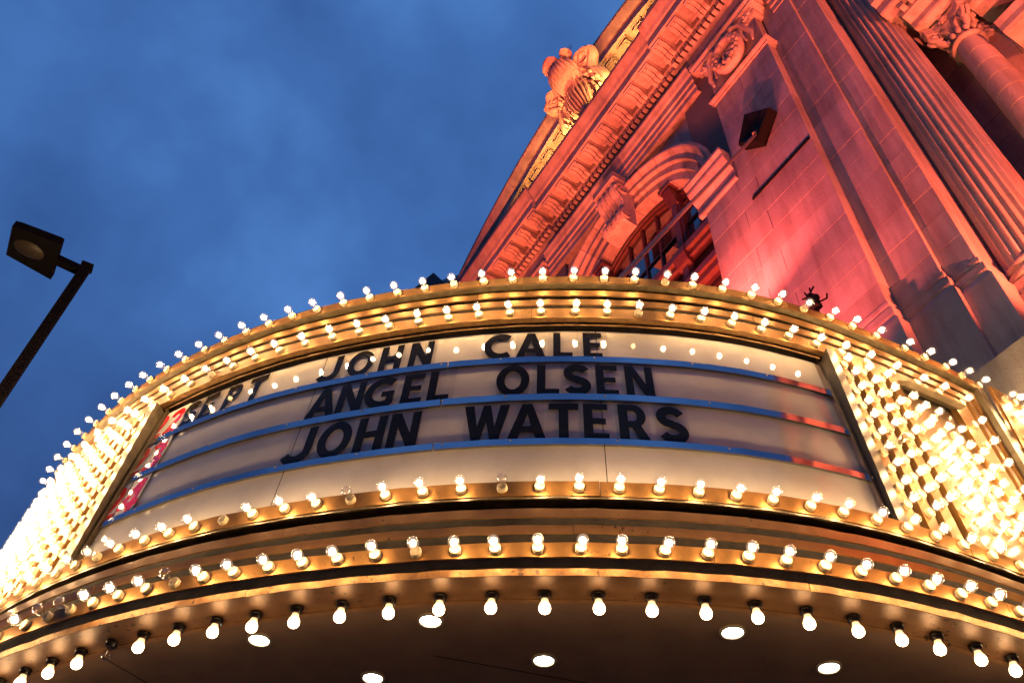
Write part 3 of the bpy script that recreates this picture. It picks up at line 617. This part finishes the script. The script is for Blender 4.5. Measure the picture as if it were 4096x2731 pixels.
for k in range(nv):
    a0, a1 = 180*k/nv+.12, 180*(k+1)/nv-.12; m = B(); steps = 6; kk = len(ar)
    for i in range(steps+1):
        a = a0+(a1-a0)*i/steps
        for r_, y in ar: px, pz = arcp(r_, a); m.v.append((px, y, pz))
    for i in range(steps):
        for j in range(kk-1): m.f.append((i*kk+j, (i+1)*kk+j, (i+1)*kk+j+1, i*kk+j+1))
    m.build('voussoir', STONE, BLD, smooth=35)
m = B(); st = 40
for i in range(st+1):
    a = 180*i/st
    for r_, y in ((2.79, .12), (2.6, .05), (2.42, .12), (2.25, .2), (2.17, .46)):
        px, pz = arcp(r_, a); m.v.append((px, y+.02, pz))
for i in range(st):
    for j in range(4): m.f.append((i*5+j, (i+1)*5+j, (i+1)*5+j+1, i*5+j+1))
m.build('arch_core', CORE_WALL, BLD)
# keystone console
KS = B(); kp = [(.1, 16.92), (-.42, 16.92), (-.42, 16.72), (-.36, 16.68), (-.40, 16.55), (-.41, 16.42), (-.36, 16.28), (-.28, 16.18), (-.20, 16.05), (-.17, 15.90), (-.20, 15.76), (-.27, 15.66), (-.30, 15.54), (-.28, 15.42), (-.22, 15.34), (-.14, 15.30), (.1, 15.28)]
KSO = KS.prism(kp, PC-.33, PC+.33).build('keystone', TRIM, BLD)
for xx in (-.24, -.08, .08, .24):
    m = B(); m.prism([(y-.028, z) for y, z in kp[4:15]]+[(y+.05, z) for y, z in kp[4:15]][::-1], PC+xx-.05, PC+xx+.05); m.build('keystone_rib', TRIM, KSO, smooth=40)
B().box(PC-.38, PC+.38, -.46, .1, 16.74, 16.95).build('keystone_cap', TRIM, KSO)
for sx in (-1, 1):
    p_, rr_ = spiral((PC+sx*.345, -.22, 16.42), Vector((0, -1, 0)), Vector((0, 0, 1)), .17, 1.7, .03); m = B(); m.tube(p_, rr_, 6)
    p_, rr_ = spiral((PC+sx*.345, -.16, 15.50), Vector((0, -1, 0)), Vector((0, 0, -1)), .12, 1.5, .025); m.tube(p_, rr_, 6); m.build('scroll', TRIM, KSO, smooth=45)
# window in the arch
WIN = B().box(PC-2.2, PC+2.2, .70, .74, 10.6, 13.9).build('arched_window', FRAME, BLD)
m = B(); st = 36
prof = [(2.17, .46), (2.02, .44), (2.0, .48), (1.93, .48), (1.93, .56)]
for i in range(st+1):
    a = 180*i/st
    for r_, y in prof: px, pz = arcp(r_, a); m.v.append((px, y, pz))
k5 = len(prof)
for i in range(st):
    for j in range(k5-1): m.f.append((i*k5+j, (i+1)*k5+j, (i+1)*k5+j+1, i*k5+j+1))
m.build('arch_frame', FRAME, WIN, smooth=35)
def hz(x, r_=1.97): d = r_*r_-(x-PC)**2; return 13.94+math.sqrt(max(d, 0.02))
for dx in (-1.19, 1.19):
    M_ = B().box(PC+dx-.13, PC+dx+.13, .40, .60, 10.6, hz(PC+dx)-.02).build('mullion', FRAME, WIN)
    B().box(PC+dx-.07, PC+dx+.07, .35, .41, 10.6, hz(PC+dx)-.1).build('mullion_bead', FRAME, M_)
    m = B(); m.prism([(.42, 15.62), (.20, 15.60), (.18, 15.5), (.28, 15.3), (.36, 15.12), (.42, 15.1)], PC+dx-.12, PC+dx+.12); m.box(PC+dx-.19, PC+dx+.19, .16, .42, 15.60, 15.70); m.build('mullion_bracket', FRAME, M_)
    m = B(); m.prism([(.42, 13.55), (.24, 13.5), (.22, 13.3), (.3, 13.1), (.42, 13.0)], PC+dx-.16, PC+dx+.16); m.build('mullion_bracket', FRAME, M_)
def slab(y0, z0, z1): B().box(PC-2.14, PC+2.14, y0, .62, z0, z1).build('transom', FRAME, WIN)
slab(.26, 13.34, 13.52); slab(.34, 13.20, 13.33); slab(.30, 12.46, 12.62); slab(.36, 12.30, 12.45); slab(.30, 11.4, 11.55)
B().box(PC-2.14, PC+2.14, .52, .60, 12.62, 13.2).build('transom_panel', FRAME, WIN)
for dx in (-1.65, -.475, 0, .475, 1.65):
    B().box(PC+dx-.025, PC+dx+.025, .50, .57, 13.5, hz(PC+dx)-.03).build('muntin', FRAME, WIN)
for z in (14.46, 15.16):
    w = math.sqrt(1.95**2-(z-13.94)**2); B().box(PC-w, PC+w, .505, .565, z-.022, z+.022).build('muntin', FRAME, WIN)
xs = [-1.95, -1.65, -1.19, -.475, 0, .475, 1.19, 1.65, 1.95]; zsw = [13.5, 14.46, 15.16, 15.95]
for i in range(8):
    for j in range(3):
        a, b = xs[i], xs[i+1]; lo = zsw[j]; hi0 = min(zsw[j+1], hz(PC+a)); hi1 = min(zsw[j+1], hz(PC+b))
        if max(hi0, hi1) > lo+.05:
            ty = random.uniform(-.010, .010); tx = random.uniform(-.008, .008)
            B().add([(PC+a, .545-tx, lo), (PC+b, .545+tx, lo), (PC+b, .545+ty+tx, max(hi1, lo+.02)), (PC+a, .545+ty-tx, max(hi0, lo+.02))], [(0, 1, 2, 3)]).build('pane', PANE, WIN)
for i in range(8):
    a, b = xs[i], xs[i+1]; B().add([(PC+a, .55, 11.5), (PC+b, .55, 11.5), (PC+b, .55, 12.4), (PC+a, .55, 12.4)], [(0, 1, 2, 3)]).build('pane', PANE, WIN)
m = B(); rs_ = random.Random(3)
for i in range(150):
    x = PC-2.1+4.2*i/149
    for dy in (0, .05):
        m.tube([(x, .30+dy, 13.52), (x+rs_.uniform(-.03, .03), .26+dy+rs_.uniform(-.04, .04), 13.64)], .0025, 3, False); m.tube([(x, .32+dy, 12.62), (x+rs_.uniform(-.03, .03), .28+dy+rs_.uniform(-.04, .04), 12.74)], .0025, 3, False)
m.build('bird_spikes', STEEL, WIN, kind='stuff')

# pilaster capitals with wreath and ribbons
def capital(xl, xr):
    xc = (xl+xr)/2
    K = B().box(xl+.03, xr-.03, .02, .22, 15.86, 17.62).build('pilaster_capital', STONE, BLD)
    def strip(prof, name):   # moulding that returns round both ends
        m = B(); n = len(prof); vs = []
        for p, z in prof: vs += [(xl-p, .22, z), (xl-p, -p, z), (xr+p, -p, z), (xr+p, .22, z)]
        for i in range(n-1):
            for j in range(3): m.f.append((4*i+j, 4*i+j+1, 4*i+j+5, 4*i+j+4))
        m.v = vs; m.f += [(0, 1, 2, 3), (4*n-1, 4*n-2, 4*n-3, 4*n-4)]; m.build(name, TRIM, K)
    strip([(-.02, 15.84), (.03, 15.86), (.03, 15.90), (.07, 15.93), (.09, 15.97), (.07, 16.02), (.02, 16.04), (.0, 16.06)], 'astragal')
    strip([(-.02, 17.18), (.03, 17.22), (.06, 17.28), (.06, 17.34), (.17, 17.42), (.17, 17.50), (.22, 17.55), (.22, 17.62), (-.02, 17.66)], 'abacus')
    m = B(); pts = [(xc+.30*cos(a), -.16-.05*sin(a*1), 16.62+.40*sin(a)) for a in [2*pi*i/28 for i in range(29)]]
    m.tube(pts, .10, 9, False); m.build('wreath', TRIM, K, smooth=50)
    m = B()
    for i in range(30):
        a = 2*pi*i/30; m.ball((xc+(.30+.05*(i % 3-1))*cos(a), -.24-.02*(i % 2), 16.62+(.40+.05*(i % 3-1))*sin(a)), .05, .045, .06, 6, 4)
    m.build('wreath_leaves', TRIM, K, smooth=60)
    m = B()
    for i, (dx, dz) in enumerate(((0, .02), (.10, .12), (-.1, -.1), (.08, -.12), (-.09, .11), (0, -.2))): m.ball((xc+dx, -.12, 16.62+dz), .09, .08, .09, 8, 6)
    m.build('fruit', TRIM, K, smooth=60)
    for sx in (-1, 1):
        m = B(); m.tube([(xc+sx*.12, -.18, 17.08), (xc+sx*.30, -.22, 17.12), (xc+sx*.46, -.20, 16.98), (xc+sx*.52, -.14, 16.75), (xc+sx*.60, -.12, 16.5), (xc+sx*.56, -.10, 16.25)], [.05, .06, .06, .05, .045, .02], 7)
        m.tube([(xc+sx*.48, -.18, 16.95), (xc+sx*.40, -.15, 16.7), (xc+sx*.44, -.12, 16.4)], [.04, .035, .015], 6); m.build('ribbon', TRIM, K, smooth=50)
        p_, rr_ = spiral((xc+sx*.60, -.16, 17.08), Vector((sx, 0, 0)), Vector((0, 0, 1)), .11, 1.5, .035); m = B(); m.tube(p_, rr_, 7); m.ball((xc+sx*.60, -.17, 17.08), .04, .05, .04, 8, 5); m.build('scroll', TRIM, K, smooth=50)
capital(-4.88, -3.42); capital(-12.53, -11.07)

# ------------------------------------------------------------------ entablature and segmental pediment
XL, XR, J = -15.7, -.3, 2.45
def moulding(prof, x0, x1, name, mat=TRIM, parent=None, back=.3):
    return B().prism(prof+[(back, prof[-1][1]), (back, prof[0][1])], x0, x1).build(name, mat, parent or BLD)
arch = [(.0, 16.97), (-.05, 16.98), (-.05, 17.16), (-.085, 17.18), (-.085, 17.36), (-.12, 17.38), (-.12, 17.60), (-.16, 17.64), (-.20, 17.74), (-.24, 17.80), (-.24, 17.88), (-.02, 17.92)]
for x0, x1, d in ((XL, -12.8, -.05), (-10.80, -5.15, 0), (-3.16, XR, .23)):
    moulding([(y+d, z) for y, z in arch], x0, x1, 'architrave')
for x0, x1 in ((-12.8, -10.80), (-5.15, -3.16)):
    moulding([(y-.08, z+.66) for y, z in arch[:4]]+[(-.10, 17.9)], x0, x1, 'architrave')
for x0, x1, d in ((XL, PC-J, -.10), (PC-J, PC+J, 0), (PC+J, XR, -.10)):
    moulding([(.0+d, 17.90), (.0+d, 18.34), (-.05+d, 18.36), (-.08+d, 18.40), (-.08+d, 18.62), (-.19+d, 18.66), (-.22+d, 18.72), (-.22+d, 18.98)], x0, x1, 'frieze', back=.5)
    CO = moulding([(-.22+d, 18.96), (-.66+d, 18.96), (-.66+d, 18.92), (-.72+d, 18.92), (-.72+d, 19.18), (-.70+d, 19.20), (-.70+d, 19.27), (-.75+d, 19.30), (-.80+d, 19.42), (-.90+d, 19.56), (-.94+d, 19.62), (-.94+d, 19.72)], x0, x1, 'corona')
    moulding([(-.955+d, 19.70), (-.955+d, 19.74)], x0, x1, 'flashing', FLASH)
den = MB(OF).box(-.05, .05, -.12, .0, 18.405, 18.60).mesh('dentil', TRIM)
x = XL+.1
while x < XR-.1:
    d = 0 if abs(x-PC) < J else -.10
    if -13.2 < x < -2: link('dentil', den, BLD, Matrix.Translation((x, -.08+d, 0)))
    x += .15
mod = MB(OF); mod.box(-.15, .15, -.46, 0, 18.80, 18.955); mod.box(-.17, .17, -.49, 0, 18.90, 18.958)
mod = mod.mesh('modillion', TRIM)
mscr = MB(OF)
for sx in (-.11, 0, .11): mscr.prism([(0, 18.62), (-.08, 18.62), (-.13, 18.66), (-.16, 18.72), (-.25, 18.77), (-.36, 18.77), (-.40, 18.74), (-.43, 18.76), (-.43, 18.81), (0, 18.81)], sx-.045, sx+.045)
mscr = mscr.mesh('modillion_scroll', TRIM)
cof = MB(OF).box(-.14, .14, -.40, -.06, 18.945, 18.962).mesh('coffer', TRIM)
for k in range(-13, 14):
    x = PC+.29+.58*k
    if not (XL+.2 < x < XR-.2) or abs(abs(x-PC)-J) < .12: continue
    d = 0 if abs(x-PC) < J else -.10
    o = link('modillion', mod, BLD, Matrix.Translation((x, -.22+d, 0))); link('modillion_scroll', mscr, o)
    link('soffit_panel', cof, BLD, Matrix.Translation((x+.29, -.2+d, -.003)))
# tympanum and raking cornice
RC, ZC = 10.5, 11.76
aw = degrees(math.asin((XR-PC-.05)/RC))
def rsweep(prof, a0, a1, step=1.5):
    n = int(math.ceil((a1-a0)/step)); m = B(); k = len(prof)
    for i in range(n+1):
        a = RD(a0+(a1-a0)*i/n)
        for y, r_ in prof: m.v.append((PC+r_*sin(a), y, ZC+r_*cos(a)))
    for i in range(n):
        for j in range(k): m.f.append((i*k+j, (i+1)*k+j, (i+1)*k+(j+1) % k, i*k+(j+1) % k))
    m.f += [tuple(range(k)), tuple(range(n*k, n*k+k))[::-1]]; return m
rk = [(.5, 9.55), (-.12, 9.55), (-.15, 9.62), (-.22, 9.66), (-.22, 9.78), (-.74, 9.78), (-.74, 9.74), (-.80, 9.74), (-.80, 10.0), (-.77, 10.02), (-.77, 10.08), (-.83, 10.14), (-.92, 10.30), (-1.0, 10.42), (-1.0, 10.50), (.5, 10.52)]
for a, b in ((-aw, -20), (-20, 0), (0, 20), (20, aw)): rsweep(rk, a+.02, b-.02).build('pediment_cornice', TRIM, BLD, smooth=25)
rsweep([(-1.015, 10.49), (-1.015, 10.53), (.6, 10.54), (.6, 10.5)], -aw, aw).build('flashing', FLASH, BLD)
m = B(); n = 30; vs = []
for i in range(n+1):
    x = PC-6.9+13.8*i/n; vs += [(x, .12, 19.6), (x, .12, max(19.65, ZC+math.sqrt(max(0, 9.7**2-(x-PC)**2))))]
m.add(vs, [(2*i, 2*i+1, 2*i+3, 2*i+2) for i in range(n)]); m.build('tympanum', STONE, BLD)
rsweep([(.5, 8.0), (.5, 10.5), (9, 10.5), (9, 8.0)], -aw, aw).build('roof_vault', SLATE, BLD)
B().box(XL+.2, XR-.2, -.5, 3, 19.4, 19.74).build('cornice_ledge', FLASH, BLD)
rmod = MB(); rmod.box(-.17, .17, -.46, 0, 9.60, 9.775); rmod.box(-.19, .19, -.49, 0, 9.73, 9.779); rmod.prism([(0, 9.45), (-.10, 9.45), (-.2, 9.55), (-.40, 9.56), (-.44, 9.61), (0, 9.62)], -.12, .12); rmod = rmod.mesh('modillion', TRIM)
for k in range(-11, 12):
    a = RD(3.55*k+1.77)
    if abs(3.55*k+1.77) < 36: link('modillion', rmod, BLD, Matrix.Translation((PC, -.22, ZC+ZE)) @ Matrix.Rotation(a, 4, 'Y'))

# cartouche that stands on the cornice and breaks the pediment's outline
class CB(MB):
    def build(s, name, mat, parent=None, smooth=None, **kw):
        q = []
        for x, y, z in s.v:
            h = (z-19.72)*.365; x += .03*sin(9*z+4*y); z += .03*sin(8*x+5*y); y += .03*sin(11*z+7*x); q.append((PC+(x-PC)*.68, -.45+(y+.75)*.85-.36*h-.07*h*h, 19.72+h))
        s.v = q; return MB.build(s, name, mat, parent, smooth, **kw)
def B(): return CB(OF)
CT = B().ball((PC, -.62, 21.9), .78, .42, 1.5, 28, 18).build('cartouche', TRIM, BLD, smooth=60)
m = B(); pts = [(PC+1.0*cos(a)*(1+.10*sin(3*a)), -.66-.12*sin(a), 21.8+1.85*sin(a)) for a in [2*pi*i/44 for i in range(45)]]; m.tube(pts, [.17+.05*sin(5*2*pi*i/44) for i in range(45)], 10, False); m.build('shield_rim', TRIM, CT, smooth=60)
m = B(); pts = [(PC+.80*cos(a), -.86, 21.7+1.5*sin(a)) for a in [2*pi*i/40 for i in range(41)]]; m.tube(pts, .07, 8, False); m.build('shield_bead', TRIM, CT, smooth=60)
for sx in (-1, 1):
    m = B(); p_, rr_ = spiral((PC+sx*.92, -.80, 24.0), Vector((sx, 0, 0)), Vector((0, -.15, 1)), .46, 1.9, .15, 44); m.tube(p_, rr_, 9)
    m.tube([(PC+sx*.40, -.62, 22.9), (PC+sx*.95, -.68, 23.3), (PC+sx*1.40, -.78, 23.8), (PC+sx*1.44, -.80, 24.1)], [.12, .17, .17, .15], 9); m.build('scroll', TRIM, CT, smooth=60)
    m = B(); p_, rr_ = spiral((PC+sx*1.02, -.72, 20.55), Vector((sx, 0, 0)), Vector((0, 0, -1)), .42, 1.5, .16, 30); m.tube(p_, rr_, 9); m.build('scroll', TRIM, CT, smooth=60)
    m = B(); rs_ = random.Random(5+sx)
    for i in range(16):
        t = i/15; m.ball((PC+sx*(1.15+1.35*t+rs_.uniform(-.1, .1)), -.30-.1*sin(6*t), 20.25-.35*t+rs_.uniform(-.15, .2)), .22*(1-.4*t), .18, .20*(1-.3*t), 8, 6)
    m.build('garland', TRIM, CT, smooth=60)
    m = B(); m.tube([(PC+sx*.85, -.75, 23.3), (PC+sx*1.22, -.72, 22.6), (PC+sx*1.30, -.66, 21.8), (PC+sx*1.12, -.66, 21.0)], [.16, .20, .18, .10], 8); m.build('leaf_spray', TRIM, CT, smooth=60)
m = B(); m.ball((PC, -.80, 24.1), .72, .52, 1.05, 18, 12)
for i in range(9):
    t = (i-4)/4; m.tube([(PC+.62*t, -1.02+.20*t*t, 23.2), (PC+.66*t, -1.30+.30*t*t, 23.9), (PC+.55*t, -1.26+.22*t*t, 24.6), (PC+.35*t, -1.02+.1*t*t, 25.05)], [.04, .085, .085, .05], 7)
m.build('hood', TRIM, CT, smooth=60)
m = B(); m.ball((PC-.15, -1.02, 25.35), .42, .30, .26, 14, 8); m.ball((PC+.55, -.95, 25.1), .25, .22, .16, 10, 6); m.tube([(PC-.6, -.9, 24.7), (PC, -1.0, 25.2), (PC+.6, -.95, 24.9)], [.1, .16, .1], 8); m.build('crest_top', TRIM, CT, smooth=60)
m = B(); m.ball((PC+.05, -.92, 20.5), .30, .26, .45, 12, 8); m.ball((PC, -.95, 20.05), .42, .24, .25, 12, 8)
for i in range(8): m.ball((PC-.8+.23*i, -.86, 19.93+.06*(i % 2)), .15, .14, .16, 8, 6)
m.build('foot_carving', TRIM, CT, smooth=60)
m = B()
for i in range(9):
    t = (i-4)/4.6; m.tube([(PC+.62*t, -.92-.20*(1-t*t), 22.9), (PC+.72*t, -1.00-.16*(1-t*t), 22.0), (PC+.60*t, -.98-.14*(1-t*t), 21.1), (PC+.30*t, -.90-.1*(1-t*t), 20.6)], [.02, .045, .045, .02], 6)
m.build('shield_fold', TRIM, CT, smooth=60)
m = B(); rs_ = random.Random(21)
for i in range(46):
    a = rs_.uniform(0, 2*pi); q = rs_.uniform(.95, 1.12); m.ball((PC+q*cos(a), -.80-.12*sin(a)-rs_.uniform(0, .1), 21.8+1.85*q*sin(a)), rs_.uniform(.05, .11), .09, rs_.uniform(.06, .14), 6, 4)
m.build('leaf_edging', TRIM, CT, smooth=40, kind='stuff')
m = B(); rs_ = random.Random(9)
for i in range(26): m.tube([(PC+.25+.03*i, -1.0, 25.0-.008*i), (PC+.25+.03*i+rs_.uniform(-.03, .03), -1.05, 25.28-.008*i)], .004, 3, False)
m.build('bird_spikes', STEEL, CT, kind='stuff')

def B(): return MB(OF)
# ------------------------------------------------------------------ things fixed to the facade and the marquee roof
def fthing(name, label, cat, x, y, z, group=None): return thing(name, label, cat, WL(x, y, z), RZ, group)
TR = fthing('tie_rod', 'slanting steel tie rod running from the wall anchor box down to the marquee', 'tie rod', -4.17, 0, 13.62)
rv = Vector((-4.09+4.17, -4.45, 5.05-13.62)); MB().tube([Vector((0, -.05, 0)), rv], .026, 10).build('rod', ROD, TR, smooth=40)
h = .335; q45 = lambda a: (h*cos(a), h*sin(a))
m = MB(); dia = [(.41, .03), (-.01, -.47), (-.39, -.02), (-.07, .60)]
dia = [(x_, z_) for x_, z_ in dia]; m.v = [(x_, 0, z_) for x_, z_ in dia]+[(x_, -.17, z_) for x_, z_ in dia]+[(x_*.93, -.20, z_*.93) for x_, z_ in dia]+[(x_*.35, -.12, z_*.35) for x_, z_ in dia]
for l in range(3): m.f += [(4*l+i, 4*l+(i+1) % 4, 4*l+4+(i+1) % 4, 4*l+4+i) for i in range(4)]
m.f += [(12, 13, 14, 15), (0, 3, 2, 1)]; m.build('anchor_box', STEEL, TR)
for t in (.05, .16, .27): MB().lathe([(.0001, 0), (.035, 0), (.035, .05), (.0001, .05)], 6, Matrix.Translation(rv.normalized()*t+Vector((0, -.08, 0))) @ rv.to_track_quat('Z', 'Y').to_matrix().to_4x4()).build('nut', ROD, TR)
PB = fthing('shadow_bar', 'thin dark bar added as a horizontal shadow line across the red lit pier below the anchor box', 'bar', -4.1, 0, 12.26)
MB().box(-.63, .66, -.02, .0, -.035, .035).build('bar', STEEL, PB)  # added dark strip that stands in for a shadow line on the pier
def lampstand(x, y, z, label, knots, group=None):
    L = fthing('floodlight_stand', label, 'floodlight', x, y, 5.03, group); hgt = z-5.03
    MB().tube([(0, 0, 0), (0, 0, hgt)], .028, 8).build('pole', STEEL, L, smooth=40); MB().lathe([(.0001, .0), (.12, 0), (.12, .02), (.0001, .02)], 14).build('foot', STEEL, L)
    return L, hgt
L, hg = lampstand(-3.70, -1.0, 7.82, 'dark lamp stand with tangled clamps on top, rising behind the marquee edge', True)
m = MB(); rs_ = random.Random(4)
m.ball((0, 0, hg), .075, .06, .09, 10, 7); m.ball((-.02, 0, hg+.12), .06, .055, .07, 10, 7); m.ball((.04, .0, hg+.06), .05, .05, .05, 8, 6); m.box(-.05, .06, -.05, .05, hg-.09, hg-.03)
m.build('clamp_head', STEEL, L, smooth=50)
for a, b in (((-.02, 0, .14), (-.11, -.03, .17)), ((-.03, 0, .1), (-.12, .02, .1)), ((.0, 0, .16), (.01, 0, .27)), ((.0, 0, .2), (.07, 0, .24)), ((-.05, 0, .17), (-.07, 0, .27)), ((.02, 0, -.02), (.16, .02, -.06)), ((.16, .02, -.06), (.18, .02, .0)), ((-.05, 0, .02), (-.10, .02, -.02))):
    A_ = Vector((a[0], a[1], a[2]+hg)); B_ = Vector((b[0], b[1], b[2]+hg)); MB().tube([A_, B_], .011, 6).build('clamp_arm', STEEL, L)
# floodlights on the marquee roof that colour the facade (all hidden behind the marquee edge)
def flood(x, y, z, tx, ty, tz, col, power, angle, label, radius=.07, blend=.5, base=5.03, group='coloured floodlights', hs=1.):
    L = fthing('floodlight', label, 'floodlight', x, y, base, group); hgt = z-base; d = Vector((tx-x, ty-y, tz-z)).normalized()
    if hgt > .3: MB().tube([(0, 0, 0), (0, 0, hgt-.12)], .025, 8).build('pole', STEEL, L)
    qm = Matrix.Translation((0, 0, hgt)) @ d.to_track_quat('-Z', 'Y').to_matrix().to_4x4()
    MB().add([qm @ (Vector(v)*hs) for v in ((-.12,-.09,.10),(.12,-.09,.10),(.12,.09,.10),(-.12,.09,.10),(-.16,-.12,.22),(.16,-.12,.22),(.16,.12,.22),(-.16,.12,.22))], [(0,1,5,4),(1,2,6,5),(2,3,7,6),(3,0,4,7),(4,5,6,7)]).build('housing', STEEL, L)
    ld = bpy.data.lights.new('flood_lamp', 'SPOT'); ld.energy = power; ld.color = col; ld.spot_size = RD(angle); ld.spot_blend = blend; ld.shadow_soft_size = radius
    lo = bpy.data.objects.new('flood_lamp', ld); COL.objects.link(lo); lo.parent = L; lo.matrix_local = qm @ Matrix.Translation((0, 0, .05*hs))
RED = (1, .10, .082); ORG = (1, .13, .055)
flood(-5.25, -.72, 9.7, -4.35, .1, 14.4, RED, 800, 130, 'red floodlight on a pole close to the broad pier', radius=.06, blend=1)
flood(-4.9, -1.7, 5.6, -4.1, 0, 13.0, RED, 2900, 70, 'red floodlight low on the marquee roof near the broad pier', blend=.8)
flood(-7.2, -.75, 7.0, -7.4, .1, 15.5, ORG, 3000, 70, 'orange red floodlight under the middle of the arched window')
flood(-9.6, -.75, 7.0, -9.6, .0, 16.0, ORG, 3000, 70, 'orange red floodlight under the far side of the arched window')
for i, (x, p) in enumerate(((-13.3, 6200), (-10.4, 7000), (-7.6, 7200), (-4.7, 7200))):
    flood(x, -3.5, 5.5, x*.98, -.80, 21.6, ORG, p, 22, ['orange red floodlight standing farthest along the marquee roof', 'orange red floodlight on the roof beyond the middle of the sign', 'orange red floodlight on the roof behind the middle of the sign', 'orange red floodlight on the roof near the slanting tie rod'][i], blend=.35)
flood(-.2, .17, 6.6, -2.0, .9, 12.8, ORG, 4600, 130, 'orange red floodlight beside the small round column', base=5.6)
flood(6.0, -1.2, 6.4, 6.4, 1.2, 13.0, ORG, 9000, 130, 'orange red floodlight before the far half of the facade', base=5.6)
flood(11.0, -1.2, 6.4, 11.0, 1.2, 13.0, ORG, 9000, 130, 'orange red floodlight at the far corner of the facade', base=5.6)
# warm lights along the cornice ledge
for i, (x, y, p) in enumerate(((-9.7, -.72, 200), (-8.75, -.74, 250), (-7.1, -.74, 250), (-6.2, -.72, 260))):
    flood(x, y, 19.79, x, -.15, 21.2, (1, .35, .085), p, 150, ['amber floodlight on the cornice ledge, farthest from the big pier', 'amber floodlight on the cornice ledge, far side of the carved shield', 'amber floodlight on the cornice ledge, near side of the carved shield', 'amber floodlight on the cornice ledge, nearest the big pier'][i], base=19.74, radius=.04, group='ledge floodlights', hs=.3)

# ------------------------------------------------------------------ street lamp
def world(v, z): return Vector((v[0], v[1], z))
SL = thing('street_lamp', 'dark unlit street lamp with a square head on a tall slanting-looking pole', 'street lamp', (-4.98, 6.24, 0), 0)
zh = 8.0+ZE; o_ = Vector((-4.98, 6.24, 0))
MB().add([Vector((sx*.052, sy*.052, z)) for z in (0, zh+.02) for sx, sy in ((-1,-1),(1,-1),(1,1),(-1,1))], [(0,3,2,1),(4,5,6,7),(0,1,5,4),(1,2,6,5),(2,3,7,6),(3,0,4,7)]).build('pole', LAMPM, SL, mw=Matrix.Rotation(RD(26), 4, 'Z'))
MB().box(-.065, .065, -.065, .065, zh+.02, zh+.06).build('pole_cap', LAMPM, SL, mw=Matrix.Rotation(RD(26), 4, 'Z'))
MB().lathe([(.0001, 0), (.2, 0), (.2, .03), (.09, .05), (.08, .3), (.0001, .3)], 16).build('base_plate', LAMPM, SL)
cor = [Vector(q)-Vector((o_.x, o_.y)) for q in ((-5.64, 5.68), (-5.16, 5.90), (-5.44, 6.42), (-5.85, 6.09))]
c4 = sum(cor, Vector((0, 0)))/4
m = MB(); m.v = [(q.x, q.y, zh) for q in cor]+[(q.x, q.y, zh+.10) for q in cor]+[(c4.x+(q.x-c4.x)*.8, c4.y+(q.y-c4.y)*.8, zh+.17) for q in cor]
m.f = [(0,3,2,1),(8,9,10,11)]+[(4*l+i, 4*l+(i+1) % 4, 4*l+4+(i+1) % 4, 4*l+4+i) for l in range(2) for i in range(4)]
HD = m.build('lamp_head', LAMPM, SL)
ma = (cor[0]+cor[3])/2; mbv = (cor[1]+cor[2])/2; dd = (mbv-ma).normalized(); sd = Vector((-dd.y, dd.x)); lc = ma+dd*.22
m = MB(); m.v = [(lc.x+dd.x*.17*cos(a)*k+sd.x*.12*sin(a)*k, lc.y+dd.y*.17*cos(a)*k+sd.y*.12*sin(a)*k, zh-z) for k, z in ((1, .002), (.75, .03), (.01, .04)) for a in [2*pi*i/20 for i in range(20)]]
m.f = [(l*20+i, l*20+(i+1) % 20, l*20+20+(i+1) % 20, l*20+20+i) for l in range(2) for i in range(20)]; m.build('lens', LENS, HD, smooth=60)
am = mbv; tip = Vector((0, 0)); sd2 = Vector((-(tip-am).y, (tip-am).x)).normalized()*.05
MB().add([(am.x+s*sd2.x, am.y+s*sd2.y, z) for s, z in ((-1, zh-.0), (1, zh-.0), (1, zh+.09), (-1, zh+.09))]+[(s*sd2.x, s*sd2.y, z) for s, z in ((-1, zh-.10), (1, zh-.10), (1, zh-.01), (-1, zh-.01))], [(0,1,2,3),(4,7,6,5),(0,4,5,1),(1,5,6,2),(2,6,7,3),(3,7,4,0)]).build('arm', LAMPM, SL)

# ------------------------------------------------------------------ neighbour with a dark dome beyond the cornice end
def dirp(az, el, H): a = RD(az); return Vector((H*sin(a), H*cos(a), H*math.tan(RD(el))+ZE))
H = 26.; dc = dirp(-3.6, 45, H+3.5)
NBH = thing('domed_building', 'dark neighbouring building with a rounded roof just past the cornice end', 'building', (dc.x, dc.y, 0))
zt = dirp(0, 54.6, H).z
MB().lathe([(.01, 0), (4.2, 0), (4.2, zt-5.2), (4.4, zt-5.1), (4.4, zt-4.8), (.01, zt-4.8)], 28).build('drum', SLATE, NBH, smooth=30)
MB().lathe([(4.25*cos(RD(a)), zt-4.8+4.8*sin(RD(a))) for a in range(0, 91, 6)], 40).build('dome', SLATE, NBH, smooth=60)
tp = dirp(-8.84, 52.68, H-.6)-Vector((dc.x, dc.y, 0))
MB().add([(tp.x-.9, tp.y, tp.z-1.5), (tp.x+1.2, tp.y, tp.z-1.5), (tp.x, tp.y, tp.z), (tp.x-.9, tp.y+1.2, tp.z-1.5), (tp.x+1.2, tp.y+1.2, tp.z-1.5), (tp.x, tp.y+1.2, tp.z)], [(0,1,2),(3,5,4),(0,2,5,3),(1,4,5,2),(0,3,4,1)]).build('gable', SLATE, NBH)
